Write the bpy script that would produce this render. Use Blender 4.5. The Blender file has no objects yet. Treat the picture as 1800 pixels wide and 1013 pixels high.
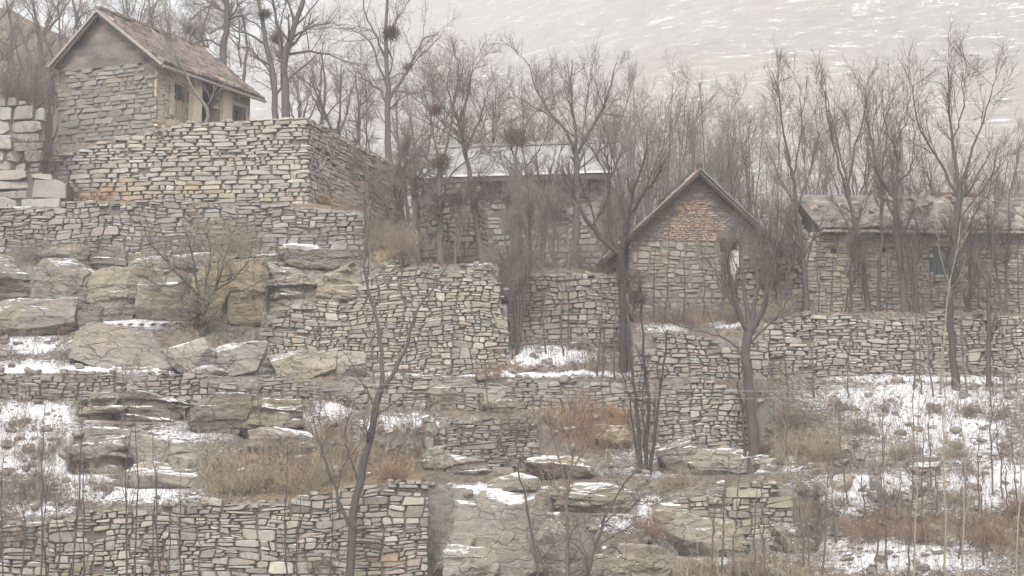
import bpy, math, random
import numpy as np
from mathutils import Vector, Matrix
from mathutils.bvhtree import BVHTree
R = math.radians
random.seed(7)
rng = np.random.default_rng(11)
SC = bpy.context.scene
COL = SC.collection

# ------------------------------------------------------------------ camera, world, sun, exposure
F = 900 / math.tan(R(15))            # focal length in photo pixels (1800 wide)
TH = R(6.35)                         # camera looks up the hillside
cam = bpy.data.objects.new('camera', bpy.data.cameras.new('camera'))
COL.objects.link(cam)
cam.data.sensor_width = 36
cam.data.lens = 18 / math.tan(R(15))
cam.data.clip_start = 0.5
cam.data.clip_end = 4000
cam.rotation_euler = (math.pi / 2 + TH, 0, 0)
SC.camera = cam

SUN_EL, SUN_AZ = 52, 190
w = bpy.data.worlds.new('World'); SC.world = w; w.use_nodes = True
nt = w.node_tree; nt.nodes.clear()
sky = nt.nodes.new('ShaderNodeTexSky'); sky.sky_type = 'NISHITA'; sky.sun_disc = False
sky.sun_elevation = R(SUN_EL); sky.sun_rotation = R(SUN_AZ); sky.air_density = 1.2; sky.dust_density = 6.0
hs = nt.nodes.new('ShaderNodeHueSaturation'); hs.inputs['Saturation'].default_value = 0.15
bg = nt.nodes.new('ShaderNodeBackground'); bg.inputs['Strength'].default_value = 0.15
wo = nt.nodes.new('ShaderNodeOutputWorld')
nt.links.new(sky.outputs[0], hs.inputs['Color']); nt.links.new(hs.outputs[0], bg.inputs['Color']); nt.links.new(bg.outputs[0], wo.inputs[0])
sd = bpy.data.lights.new('sun', 'SUN'); sd.energy = 1.1; sd.angle = R(30); sd.color = (1, 0.97, 0.93)
so = bpy.data.objects.new('sun', sd); COL.objects.link(so)
az = R(SUN_AZ)
sv = Vector((math.sin(az) * math.cos(R(SUN_EL)), math.cos(az) * math.cos(R(SUN_EL)), math.sin(R(SUN_EL))))
so.rotation_euler = sv.to_track_quat('Z', 'Y').to_euler()
SC.view_settings.view_transform = 'Standard'
SC.view_settings.look = 'None'
SC.view_settings.gamma = 1
SC.view_settings.exposure = 1.12
SC.cycles.max_bounces = 5
SC.cycles.diffuse_bounces = 2
SC.cycles.volume_bounces = 1
SC.cycles.volume_step_rate = 4
SC.cycles.volume_max_steps = 64

# ------------------------------------------------------------------ projection helpers
CT, ST = math.cos(TH), math.sin(TH)
def at(px, py, Y):
    """world point on the ray through photo pixel (px,py) at distance Y (array friendly)"""
    a = (np.asarray(px, float) - 900) / F
    b = (506.5 - np.asarray(py, float)) / F
    dy = CT - b * ST
    dz = ST + b * CT
    Y = np.asarray(Y, float)
    return np.stack(np.broadcast_arrays(a / dy * Y, Y, dz / dy * Y), -1)
def project(P):
    P = np.asarray(P, float)
    x, y, z = P[..., 0], P[..., 1], P[..., 2]
    d = y * CT + z * ST
    u = -y * ST + z * CT
    return 900 + F * x / d, 506.5 - F * u / d

# ------------------------------------------------------------------ noise
_T = rng.random(4096)
def vnoise(P):
    P = np.asarray(P, float)
    I = np.floor(P).astype(np.int64); f = P - I; f = f * f * (3 - 2 * f)
    out = 0
    for dx in (0, 1):
        for dy in (0, 1):
            for dz in (0, 1):
                h = ((I[..., 0] + dx) * 73856093) ^ ((I[..., 1] + dy) * 19349663) ^ ((I[..., 2] + dz) * 83492791)
                wgt = (f[..., 0] if dx else 1 - f[..., 0]) * (f[..., 1] if dy else 1 - f[..., 1]) * (f[..., 2] if dz else 1 - f[..., 2])
                out = out + wgt * _T[(h ^ (h >> 13)) & 4095]
    return out * 2 - 1
def fbm(P, octaves=4, gain=0.5):
    P = np.asarray(P, float); s = 0; a = 1; n = 0
    for i in range(octaves):
        s = s + a * vnoise(P * 2.03 ** i + i * 17.3); n += a; a *= gain
    return s / n

# ------------------------------------------------------------------ mesh helpers
def make_mesh(name, V, faces, mat=None, cols=None, smooth=False, attrs=None):
    """faces: list of int arrays (n,k)"""
    V = np.ascontiguousarray(V, np.float32)
    me = bpy.data.meshes.new(name)
    me.vertices.add(len(V)); me.vertices.foreach_set('co', V.ravel())
    loops, starts, tot, pos = [], [], [], 0
    for fa in faces:
        fa = np.asarray(fa, np.int32)
        if not len(fa): continue
        n, k = fa.shape
        loops.append(fa.ravel()); starts.append(pos + np.arange(n) * k); tot.append(np.full(n, k)); pos += n * k
    loops = np.concatenate(loops).astype(np.int32); starts = np.concatenate(starts).astype(np.int32)
    me.loops.add(len(loops)); me.loops.foreach_set('vertex_index', loops)
    me.polygons.add(len(starts)); me.polygons.foreach_set('loop_start', starts)
    me.polygons.foreach_set('use_smooth', np.full(len(starts), smooth))
    me.update(calc_edges=True)
    if cols is not None:
        a = me.attributes.new('col', 'FLOAT_COLOR', 'POINT')
        c = np.ones((len(V), 4), np.float32); c[:, :3] = cols; a.data.foreach_set('color', c.ravel())
    for k, v in (attrs or {}).items():
        a = me.attributes.new(k, 'FLOAT', 'POINT'); a.data.foreach_set('value', np.ascontiguousarray(v, np.float32).ravel())
    if mat: me.materials.append(mat)
    return me
def link(name, me, parent=None, loc=None):
    o = bpy.data.objects.new(name, me); COL.objects.link(o)
    if loc is not None: o.location = loc
    if parent is not None: o.parent = parent
    return o
def tag(o, label=None, cat=None, group=None, kind=None):
    for k, v in (('label', label), ('category', cat), ('group', group), ('kind', kind)):
        if v: o[k] = v
    return o
def empty(name, loc=(0, 0, 0)):
    o = bpy.data.objects.new(name, None); COL.objects.link(o); o.location = loc
    return o
def box_arr(c, s, X=(1, 0, 0), Yv=(0, 1, 0), Z=(0, 0, 1)):
    c = np.array(c, float); X, Yv, Z = (np.array(v, float) for v in (X, Yv, Z))
    V = [c + X * sx * s[0] / 2 + Yv * sy * s[1] / 2 + Z * sz * s[2] / 2 for sz in (-1, 1) for sy in (-1, 1) for sx in (-1, 1)]
    Q = [(0, 2, 3, 1), (4, 5, 7, 6), (0, 1, 5, 4), (2, 6, 7, 3), (0, 4, 6, 2), (1, 3, 7, 5)]
    return np.array(V), np.array(Q)
class MB:
    def __init__(s): s.V = []; s.Q = []; s.T = []; s.C = []; s.n = 0
    def add(s, V, Q=None, T=None, col=(1, 1, 1)):
        V = np.asarray(V, float)
        if Q is not None and len(Q): s.Q.append(np.asarray(Q) + s.n)
        if T is not None and len(T): s.T.append(np.asarray(T) + s.n)
        s.V.append(V); c = np.empty((len(V), 3)); c[:] = col; s.C.append(c); s.n += len(V)
    def box(s, c, size, X=(1, 0, 0), Yv=(0, 1, 0), Z=(0, 0, 1), col=(1, 1, 1)):
        V, Q = box_arr(c, size, X, Yv, Z); s.add(V, Q, col=col)
    def quad(s, a, b, c, d, col=(1, 1, 1)): s.add([a, b, c, d], [(0, 1, 2, 3)], col=col)
    def build(s, name, mat, parent=None, loc=None, smooth=False):
        V = np.concatenate(s.V)
        if loc is not None: V = V - np.array(loc)
        me = make_mesh(name, V, s.Q + s.T, mat, np.concatenate(s.C), smooth)
        return link(name, me, parent, None if parent is not None else loc)

# ------------------------------------------------------------------ materials
def node(nt, t, **kw):
    n = nt.nodes.new(t)
    for k, v in kw.items():
        if hasattr(n, k): setattr(n, k, v)
        else: n.inputs[k.replace('_', ' ')].default_value = v
    return n
def L(nt, a, b): nt.links.new(a, b)
def math_(nt, op, a, b=None, c=None, clamp=False):
    n = nt.nodes.new('ShaderNodeMath'); n.operation = op; n.use_clamp = clamp
    for i, v in enumerate((a, b, c)):
        if v is None: continue
        if isinstance(v, (int, float)): n.inputs[i].default_value = v
        else: L(nt, v, n.inputs[i])
    return n.outputs[0]
def mixc(nt, f, a, b, mode='MIX'):
    n = nt.nodes.new('ShaderNodeMix'); n.data_type = 'RGBA'; n.blend_type = mode
    for i, v in ((0, f), (6, a), (7, b)):
        if isinstance(v, (int, float)): n.inputs[i].default_value = v
        elif isinstance(v, tuple): n.inputs[i].default_value = (*v, 1)
        else: L(nt, v, n.inputs[i])
    return n.outputs[2]
def noise(nt, scale, detail=4, rough=0.6, vec=None, dist=0):
    n = nt.nodes.new('ShaderNodeTexNoise'); n.inputs['Scale'].default_value = scale; n.inputs['Detail'].default_value = detail
    n.inputs['Roughness'].default_value = rough; n.inputs['Distortion'].default_value = dist
    if vec is not None: L(nt, vec, n.inputs['Vector'])
    return n.outputs['Fac']
def ramp(nt, f, a, b):
    n = nt.nodes.new('ShaderNodeMapRange'); n.interpolation_type = 'SMOOTHSTEP'
    n.inputs['From Min'].default_value = a; n.inputs['From Max'].default_value = b
    L(nt, f, n.inputs['Value']); return n.outputs['Result']
def base_mat(name, rough=0.9, bump=None):
    m = bpy.data.materials.new(name); m.use_nodes = True; nt = m.node_tree; nt.nodes.clear()
    p = nt.nodes.new('ShaderNodeBsdfPrincipled'); o = nt.nodes.new('ShaderNodeOutputMaterial'); L(nt, p.outputs[0], o.inputs[0])
    p.inputs['Roughness'].default_value = rough; p.inputs['Specular IOR Level'].default_value = 0.15
    g = nt.nodes.new('ShaderNodeNewGeometry')
    return m, nt, p, g.outputs['Position'], g
def add_bump(nt, p, h, strength, dist):
    b = nt.nodes.new('ShaderNodeBump'); b.inputs['Strength'].default_value = strength; b.inputs['Distance'].default_value = dist
    L(nt, h, b.inputs['Height']); L(nt, b.outputs[0], p.inputs['Normal'])
SNOW = (0.80, 0.81, 0.83)
def snow_top(nt, g, pos, nz0, nz1, scale, th0, th1):
    s = nt.nodes.new('ShaderNodeSeparateXYZ'); L(nt, g.outputs['Normal'], s.inputs[0])
    a = ramp(nt, s.outputs['Z'], nz0, nz1)
    b = ramp(nt, noise(nt, scale, 5, 0.65, pos), th0, th1)
    return math_(nt, 'MULTIPLY', a, b)
def stone_mat(name='stone', snow=(0.7, 0.9, 1.5, 0.55, 0.62), bumpd=0.03, mottle=1.0):
    m, nt, p, pos, g = base_mat(name)
    at_ = node(nt, 'ShaderNodeAttribute', attribute_name='col')
    n1 = noise(nt, 9, 6, 0.7, pos); n2 = noise(nt, 1.3, 4, 0.6, pos); n3 = noise(nt, 45, 3, 0.7, pos)
    v = math_(nt, 'MULTIPLY_ADD', n1, 0.9 * mottle, 1 - 0.45 * mottle)
    v2 = math_(nt, 'MULTIPLY_ADD', n3, 0.7 * mottle, 1 - 0.35 * mottle)
    c = mixc(nt, 1.0, at_.outputs['Color'], mixc(nt, ramp(nt, n2, 0.35, 0.7), (0.97, 0.96, 0.95), (1.03, 1.0, 0.95)), 'MULTIPLY')
    cv = nt.nodes.new('ShaderNodeVectorMath'); cv.operation = 'SCALE'; L(nt, c, cv.inputs[0]); L(nt, math_(nt, 'MULTIPLY', v, v2), cv.inputs['Scale'])
    c = cv.outputs[0]
    if snow:
        c = mixc(nt, snow_top(nt, g, pos, snow[0], snow[1], snow[2], snow[3], snow[4]), c, SNOW)
    L(nt, c, p.inputs['Base Color'])
    add_bump(nt, p, math_(nt, 'ADD', n1, n3), 0.7, bumpd)
    return m
def plain(name, col, rough=0.85, var=0.35, scale=6, bump=0.0, snow=None):
    m, nt, p, pos, g = base_mat(name, rough)
    n1 = noise(nt, scale, 6, 0.7, pos)
    cv = nt.nodes.new('ShaderNodeVectorMath'); cv.operation = 'SCALE'; cv.inputs[0].default_value = col
    L(nt, math_(nt, 'MULTIPLY_ADD', n1, var * 2, 1 - var), cv.inputs['Scale'])
    c = cv.outputs[0]
    if snow: c = mixc(nt, snow_top(nt, g, pos, *snow), c, SNOW)
    L(nt, c, p.inputs['Base Color'])
    if bump: add_bump(nt, p, n1, 0.8, bump)
    return m
def attr_mat(name, rough=0.9):
    m, nt, p, pos, g = base_mat(name, rough)
    a = node(nt, 'ShaderNodeAttribute', attribute_name='col'); L(nt, a.outputs['Color'], p.inputs['Base Color'])
    return m
M_STONE = stone_mat('dry_stone')
M_HOUSE = stone_mat('house_stone', snow=None)
M_ROCK = stone_mat('rock', snow=(0.72, 0.9, 1.0, 0.44, 0.54), bumpd=0.08, mottle=1.2)
def rock_mat():
    """outcrop rock: bedding bands, cracks and mottling"""
    m, nt, p, pos, g = base_mat('rock')
    at_ = node(nt, 'ShaderNodeAttribute', attribute_name='col')
    mp = nt.nodes.new('ShaderNodeMapping'); mp.inputs['Scale'].default_value = (1.0, 1.0, 3.2); mp.inputs['Rotation'].default_value = (0.05, 0.1, 0); L(nt, pos, mp.inputs[0])
    band = noise(nt, 1.4, 6, 0.7, mp.outputs[0], 0.5)
    n1 = noise(nt, 4, 8, 0.75, pos); n3 = noise(nt, 30, 4, 0.7, pos); n2 = noise(nt, 0.9, 4, 0.6, pos)
    vo = nt.nodes.new('ShaderNodeTexVoronoi'); vo.feature = 'DISTANCE_TO_EDGE'; vo.inputs['Scale'].default_value = 1.1
    mp2 = nt.nodes.new('ShaderNodeMapping'); mp2.inputs['Scale'].default_value = (0.9, 0.9, 1.9); L(nt, pos, mp2.inputs[0])
    nv = nt.nodes.new('ShaderNodeTexNoise'); nv.inputs['Scale'].default_value = 3; L(nt, pos, nv.inputs['Vector'])
    ad = nt.nodes.new('ShaderNodeVectorMath'); ad.operation = 'MULTIPLY_ADD'; ad.inputs[1].default_value = (0.5, 0.5, 0.5)
    L(nt, nv.outputs['Color'], ad.inputs[0]); L(nt, mp2.outputs[0], ad.inputs[2]); L(nt, ad.outputs[0], vo.inputs['Vector'])
    crack = ramp(nt, vo.outputs['Distance'], 0.0, 0.035)
    v = math_(nt, 'MULTIPLY_ADD', n1, 0.9, 0.55)
    v = math_(nt, 'MULTIPLY', v, math_(nt, 'MULTIPLY_ADD', band, 0.5, 0.75))
    v = math_(nt, 'MULTIPLY', v, math_(nt, 'MULTIPLY_ADD', n3, 0.7, 0.65))
    v = math_(nt, 'MULTIPLY', v, math_(nt, 'MAXIMUM', math_(nt, 'MULTIPLY_ADD', crack, 0.4, 0.6), ramp(nt, n2, .4, .55)))
    c = mixc(nt, 1.0, at_.outputs['Color'], mixc(nt, ramp(nt, n2, 0.35, 0.68), (0.93, 0.94, 0.96), (1.05, 1.0, 0.91)), 'MULTIPLY')
    cv = nt.nodes.new('ShaderNodeVectorMath'); cv.operation = 'SCALE'; L(nt, c, cv.inputs[0]); L(nt, v, cv.inputs['Scale'])
    c = mixc(nt, snow_top(nt, g, pos, 0.84, 0.94, 1.0, 0.38, 0.46), cv.outputs[0], SNOW)
    L(nt, c, p.inputs['Base Color'])
    h = math_(nt, 'ADD', math_(nt, 'ADD', n1, band), math_(nt, 'MULTIPLY', crack, 0.35))
    add_bump(nt, p, h, 0.9, 0.14)
    return m
M_ROCK = rock_mat()
M_BARK = stone_mat('bark', snow=None, bumpd=0.02, mottle=0.9)
M_TWIG = attr_mat('twig')
M_GRASS = attr_mat('dry_grass')

# ------------------------------------------------------------------ wall layout: (px, py_top, py_base, Y)
WALLS = {
 'A': [(-260, 930, 1090, 50), (130, 905, 1090, 50), (270, 888, 1090, 50), (430, 880, 1090, 50), (560, 868, 1090, 50), (650, 848, 1090, 50), (752, 843, 1090, 50)],
 'F1': [(-160, 655, 700, 56.3), (100, 650, 700, 56.3), (330, 657, 692, 56.3), (500, 668, 694, 56.4), (640, 672, 705, 56.6)],
 'F2': [(625, 662, 712, 57.4), (700, 657, 716, 57.4), (850, 665, 722, 57.4), (1000, 668, 716, 57.4), (1150, 672, 722, 57.4)],
 'G': [(452, 552, 603, 59.4), (520, 535, 632, 59.2), (612, 525, 648, 59), (632, 474, 652, 59), (740, 466, 657, 59), (852, 464, 655, 59), (880, 500, 645, 59.1), (896, 545, 640, 59.2)],
 'H': [(893, 482, 605, 60.4), (1000, 478, 605, 60.4), (1105, 485, 597, 60.4)],
 'I2': [(1112, 590, 664, 59.4), (1180, 583, 664, 59.4), (1250, 592, 668, 59.4), (1352, 588, 664, 59.6)],
 'I': [(1344, 562, 660, 60.2), (1420, 552, 659, 60.2), (1620, 556, 657, 60.2), (1800, 552, 657, 60.2), (2060, 553, 657, 60.2)],
 'E': [(1155, 670, 772, 57.0), (1180, 664, 778, 56.6), (1240, 664, 790, 56.2), (1290, 684, 800, 56.1), (1326, 730, 806, 56.4)],
 'C': [(757, 760, 805, 55.2), (785, 736, 812, 55), (830, 730, 822, 54.9), (885, 733, 826, 54.9), (950, 742, 828, 55)],
 'B': [(1182, 866, 930, 52.6), (1250, 856, 938, 52.4), (1340, 850, 942, 52.4), (1396, 858, 946, 52.6)],
 'LW': [(-200, 372, 440, 62.2), (0, 362, 436, 62.2), (150, 353, 436, 62), (300, 351, 446, 61.9), (450, 357, 442, 61.9), (560, 362, 442, 61.9), (640, 372, 448, 62)],
 'M': [(78, 282, 352, 64.3), (118, 266, 352, 64.1), (200, 244, 354, 63.9), (322, 216, 355, 63.6), (430, 209, 356, 63.3), (541, 206, 357, 63.0), (600, 238, 362, 65.9), (655, 267, 372, 69.0), (704, 292, 384, 71.6)],
 'P': [(736, 338, 462, 69.0), (760, 328, 462, 68.7), (838, 322, 464, 68.2), (862, 326, 462, 70.0)],
 'N1': [(-200, 168, 250, 64.0), (20, 172, 250, 64.0), (78, 190, 252, 64.0)],
 'N2': [(-200, 232, 310, 63.5), (0, 234, 312, 63.5), (75, 252, 318, 63.5)],
 'N3': [(-200, 288, 362, 62.9), (40, 300, 362, 62.9), (117, 318, 362, 62.9)],
}
PALE = (0.37, 0.34, 0.295)
TAN = (.32, .288, .238); GRK = (.285, .262, .228); DK = (.20, .185, .16); ORK = (.345, .28, .20)
PG = (.36, .33, .29)
rocks = [
 # boulder row under the orchard tree
 (112, 302, 566, 642, 56.9, 'long flat topped boulder with a snow cap, left end of the boulder row', PG, dict(flat=1, slope=-.06, dep=2.0, layer=.012, planes=9)),
 (288, 378, 592, 652, 56.9, 'squat grey boulder second from the left in the boulder row', PG, dict(layer=.012, planes=9)),
 (372, 468, 600, 657, 57.0, 'pale cracked boulder third from the left in the boulder row', PG, dict(layer=.012, planes=9)),
 (455, 592, 610, 660, 57.2, 'wide low boulder with a snowy rim, second from the right in the row', PG, dict(flat=1, layer=.012, planes=9)),
 (578, 642, 618, 661, 57.4, 'small boulder at the right end of the row, meeting the tall rubble wall', PG, dict(layer=.012, planes=9)),
 (305, 420, 640, 664, 56.9, 'thin slab of rock under the squat boulder on the snowy ledge', PG, dict(layer=.012)),
 (-60, 126, 520, 592, 58.2, 'dark split rock with a snowy peak at the left edge', GRK, dict(flat=.5)),
 (120, 175, 535, 580, 58.6, 'small dark rock wedged beside the split rock at the left edge', DK, {}),
 # cliff
 (-120, 60, 440, 545, 60.3, 'brown cliff block at the far left of the ledge line', GRK, {}),
 (45, 160, 452, 562, 60.1, 'tall smooth grey cliff block left of the dark cleft', GRK, {}),
 (150, 242, 470, 566, 60.2, 'fluted tan cliff block right of the dark cleft', TAN, {}),
 (228, 340, 486, 566, 59.9, 'rounded pale cliff block with a snowy top edge behind the orchard tree', TAN, dict(flat=.4)),
 (325, 402, 462, 566, 60.4, 'upright cliff block stained orange directly behind the orchard tree', ORK, {}),
 (390, 470, 455, 575, 60.4, 'tall orange stained cliff block right of the orchard tree', ORK, {}),
 (455, 560, 460, 552, 60.5, 'layered tan cliff block above the left end of the rubble wall', TAN, dict(layer=.09)),
 (540, 645, 462, 535, 60.5, 'flat brown cliff slab left of the upper tier of the rubble wall', TAN, dict(layer=.09)),
 (412, 506, 434, 466, 61.0, 'overhanging ledge stone with a bright snow cap', GRK, dict(flat=1)),
 (500, 580, 428, 468, 61.1, 'grey ledge slab between the snow capped ledge stone and a dark one', GRK, {}),
 (552, 650, 436, 474, 61.0, 'dark undercut ledge rock at the right end of the cliff top', DK, {}),
 (222, 300, 446, 484, 60.9, 'pillow shaped ledge stone with a snowy rim above the cliff', GRK, dict(flat=.7)),
 (60, 150, 418, 458, 61.0, 'weathered ledge rock dusted with snow near the left edge', GRK, dict(flat=.6)),
 (150, 222, 430, 470, 61.1, 'dark jointed ledge rock left of the pillow shaped stone', DK, {}),
 (300, 415, 440, 478, 61.2, 'low ledge slab behind the crown of the orchard tree', GRK, {}),
 # dark face under the left terrace
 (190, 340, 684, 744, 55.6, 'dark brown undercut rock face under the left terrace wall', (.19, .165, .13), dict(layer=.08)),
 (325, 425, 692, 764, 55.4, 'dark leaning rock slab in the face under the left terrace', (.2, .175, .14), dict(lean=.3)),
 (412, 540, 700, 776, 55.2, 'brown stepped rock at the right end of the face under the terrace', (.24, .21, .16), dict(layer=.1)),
 (130, 212, 690, 742, 55.6, 'pale stepped rock with ledges at the left of the dark face', TAN, dict(layer=.1)),
 (430, 560, 745, 800, 54.0, 'cracked tan rock half hidden by straw coloured bushes', TAN, {}),
 # outcrop bottom left
 (118, 250, 744, 838, 53.0, 'dark layered outcrop rock with a snow slab on top', GRK, dict(flat=.8, layer=.1)),
 (215, 300, 756, 838, 52.7, 'leaning grey outcrop slab among thin stems', (.30, .28, .25), dict(lean=-.4)),
 (285, 350, 775, 850, 52.4, 'rounded pale outcrop rock under the snow tongue', (.33, .31, .275), dict(lean=-.3)),
 (180, 345, 818, 862, 52.1, 'low brown outcrop foot above the snow bank', TAN, {}),
 # bottom middle outcrop
 (740, 862, 856, 1075, 50.7, 'tall tan rock face just right of the lower retaining wall', PG, dict(lean=.22, layer=.02, dep=2.4)),
 (815, 985, 866, 1080, 50.3, 'broad grey sloping rock face in the middle of the lower outcrop', (.33, .31, .275), dict(lean=.2, slope=-.12, layer=.018, dep=2.6)),
 (770, 880, 962, 1060, 49.7, 'broken grey rock at the foot of the lower outcrop', (.33, .31, .27), dict(layer=.03)),
 (930, 1062, 902, 1080, 50.0, 'pale pointed rock at the right of the lower outcrop', (.315, .295, .25), dict(lean=-.25, dep=2.2, layer=.015)),
 (1040, 1190, 960, 1060, 49.2, 'low tan rock at the bottom edge right of the pale pointed rock', TAN, {}),
 (960, 1130, 846, 902, 51.8, 'wide brown rock slab under the snow streak right of centre', (.27, .24, .195), dict(layer=.09)),
 (850, 950, 828, 868, 53.0, 'flat tan rock below the small dark stone wall', TAN, dict(flat=.5)),
 # middle
 (926, 1054, 796, 842, 54.1, 'loaf shaped boulder with a bright snow cap in the middle of the slope', (.30, .265, .215), dict(flat=1, dep=1.6)),
 (1044, 1114, 744, 788, 55.5, 'ochre boulder beside the orange brown bush', (.31, .26, .19), dict(flat=.5)),
 (732, 790, 784, 832, 54.6, 'small pale boulder at the left foot of the dark layered wall', TAN, {}),
 (780, 860, 800, 838, 54.4, 'cracked tan rock under the dark layered wall', TAN, {}),
 (745, 800, 672, 722, 57.1, 'big upright boulder built into the low middle wall', (.28, .25, .2), {}),
 (848, 915, 682, 728, 57.0, 'rounded boulder leaning on the low middle wall', TAN, {}),
 (740, 768, 740, 766, 55.0, 'small pointed pale stone on the snow left of the layered wall', (.34, .31, .27), {}),
 (1150, 1260, 768, 836, 55.6, 'smooth grey boulder under the left side of the rounded wall', GRK, {}),
 (1190, 1335, 788, 838, 55.2, 'broad tan boulder carrying the rounded terrace wall', TAN, dict(flat=.6)),
 (1320, 1362, 796, 822, 55.0, 'small squared block lying right of the pollarded trunk', PALE, {}),
 (1344, 1372, 804, 830, 54.8, 'round pale stone lying on the snow right of the pollarded trunk', (.36, .34, .3), {}),
 # lower right
 (1160, 1330, 912, 985, 51.6, 'broad smooth tan boulder under the short terrace wall', TAN, dict(slope=-.25)),
 (1345, 1445, 922, 975, 51.9, 'low brown boulder at the right end of the short terrace wall', (.24, .21, .17), dict(slope=-.3, dep=1.8)),
 (1150, 1200, 885, 925, 52.2, 'small rounded rock at the left end of the short terrace wall', TAN, {}),
 (1462, 1500, 836, 866, 53.2, 'pale angular block tilted on the snowy slope', PALE, dict(lean=.5)),
 (1526, 1552, 866, 886, 52.6, 'small pale block lying in the snow mid slope', PALE, {}),
 (1600, 1662, 814, 838, 54.0, 'low brown slab breaking through the snow on the right slope', TAN, {}),
 (878, 960, 500, 535, 60.9, 'flat brown slab resting at the top of the tall rubble wall', (.27, .23, .185), {}),
 (1000, 1040, 590, 612, 59.8, 'dark rock in the snow under the shaded wall', DK, {}),
]
# free terrain control points (px, py, Y)
CP = [(-150, 1120, 47), (300, 1120, 47), (700, 1120, 47.2), (900, 1120, 46.5), (1200, 1120, 45.8), (1500, 1120, 45.5), (1950, 1120, 45.5),
 (900, 1013, 48.8), (1100, 1013, 48.3), (1300, 1013, 48), (1550, 1013, 48), (1950, 1013, 48),
 (1100, 930, 51), (1000, 880, 52.3), (850, 860, 52), (1150, 850, 53.9), (1100, 800, 55), (1300, 960, 50.8), (1450, 900, 51.8), (1600, 900, 51.8), (1800, 900, 51.8), (1950, 900, 51.8),
 (1250, 826, 54.6), (1400, 800, 55), (1600, 790, 55.2), (1800, 790, 55.2), (1950, 790, 55.2), (1400, 690, 58.6), (1600, 690, 58.6), (1800, 690, 58.6), (1950, 690, 58.6),
 (-150, 850, 52), (100, 860, 51.6), (300, 868, 51.2), (500, 840, 52), (650, 820, 52.6), (-150, 740, 54.6), (100, 740, 54.4), (300, 745, 54.2), (500, 760, 53.8), (700, 745, 54.8), (620, 720, 55.8), (850, 725, 56.6), (1050, 725, 56.6),
 (-150, 640, 56.9), (100, 638, 57), (300, 652, 57), (500, 662, 57.3), (-150, 590, 58.4), (100, 590, 58.4), (250, 570, 58.8), (400, 585, 58.8), (700, 662, 58.2), (1000, 655, 58.3), (1000, 615, 59.7), (1250, 668, 58.6),
 (-150, 530, 59.8), (100, 530, 60), (300, 540, 59.9), (400, 540, 59.9), (550, 520, 60.2), (-150, 455, 60.8), (100, 455, 61), (300, 460, 60.9), (450, 455, 61), (600, 455, 61.2),
 (500, 358, 62.8), (200, 354, 63.0), (640, 425, 62.8), (700, 420, 65.5), (720, 400, 69), (760, 455, 62.2), (860, 458, 62.4), (800, 440, 66), (900, 465, 63), (1000, 462, 64), (1080, 470, 65), (1150, 560, 61.4), (1230, 562, 62.6), (1330, 555, 61.8), (1500, 549, 61.4), (1800, 549, 61.4), (1950, 549, 61.4), (1200, 548, 64), (1100, 500, 63.5),
 (50, 365, 62.6), (-150, 365, 62.6), (650, 395, 69), (580, 375, 65)]
for k, pts in WALLS.items():
    for (px, pt, pb, Y) in pts:
        if px < -150 or px > 1950: continue
        CP += [(px, pt, Y + 0.5), (px, pb, Y + 0.15)]
CP = np.array(CP, float)
def tps_fit(X, v, lam=1e-4):
    n = len(X); r2 = ((X[:, None] - X[None]) ** 2).sum(-1); K = np.where(r2 > 0, r2 * np.log(r2 + 1e-12) * 0.5, 0) + lam * np.eye(n)
    P = np.c_[np.ones(n), X]; A = np.zeros((n + 3, n + 3)); A[:n, :n] = K; A[:n, n:] = P; A[n:, :n] = P.T
    return np.linalg.solve(A, np.r_[v, 0, 0, 0])
def tps_eval(X, wgt, Q):
    out = wgt[-3] + Q @ wgt[-2:]
    for i in range(len(X)):
        r2 = ((Q - X[i]) ** 2).sum(-1); out += wgt[i] * 0.5 * r2 * np.log(r2 + 1e-12)
    return out
SCL = np.array([1 / 300., 1 / 150.])
XW = CP[:, :2] * SCL
# keep near duplicates out
keep = []
for i in range(len(XW)):
    if all(((XW[i] - XW[j]) ** 2).sum() > 0.0009 for j in keep): keep.append(i)
CP = CP[keep]; XW = XW[keep]
WG = tps_fit(XW, CP[:, 2], 3e-3)
GX = np.arange(-150, 1951, 3.0)
GY = np.arange(1120, 159, -3.0)
gx, gy = np.meshgrid(GX, GY, indexing='ij')
D = tps_eval(XW, WG, np.stack([gx.ravel(), gy.ravel()], -1) * SCL).reshape(gx.shape)
WMASK = np.zeros_like(D)
for k, pts in WALLS.items():
    p = np.array(pts, float); p = p[np.argsort(p[:, 0])]
    for i, x in enumerate(GX):
        if x < p[0, 0] or x > p[-1, 0]: continue
        t, b, Yw = (np.interp(x, p[:, 0], p[:, j]) for j in (1, 2, 3))
        below = GY > b; ins = (GY <= b) & (GY >= t - 1); above = GY < t - 1
        D[i, below] = np.minimum(D[i, below], Yw + 0.12)
        D[i, ins] = Yw + 0.32
        D[i, above] = np.maximum(D[i, above], Yw + 0.4)
        WMASK[i, ins] = 1
RMASK = np.zeros_like(D)
for (a, b, c, d, Yr, lab, col_, kw) in rocks:
    i = (GX > a + 3) & (GX < b - 3); j = (GY < d) & (GY > c + 2); jb = (GY >= d) & (GY < d + 120); jt = (GY <= c + 2) & (GY > c - 60)
    D[np.ix_(i, jb)] = np.minimum(D[np.ix_(i, jb)], Yr + 0.1)
    D[np.ix_(i, j)] = np.maximum(D[np.ix_(i, j)], Yr + 0.85)
    D[np.ix_(i, jt)] = np.maximum(D[np.ix_(i, jt)], Yr + 0.85)
    RMASK[np.ix_(i, j)] = 1
D = np.maximum.accumulate(D, axis=1)
def blur(A, r, ax):
    k = np.ones(2 * r + 1) / (2 * r + 1)
    P = np.pad(A, [(r, r) if a == ax else (0, 0) for a in range(2)], mode='edge')
    return np.apply_along_axis(lambda v: np.convolve(v, k, 'valid'), ax, P)
Db = blur(D, 1, 0)
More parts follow.
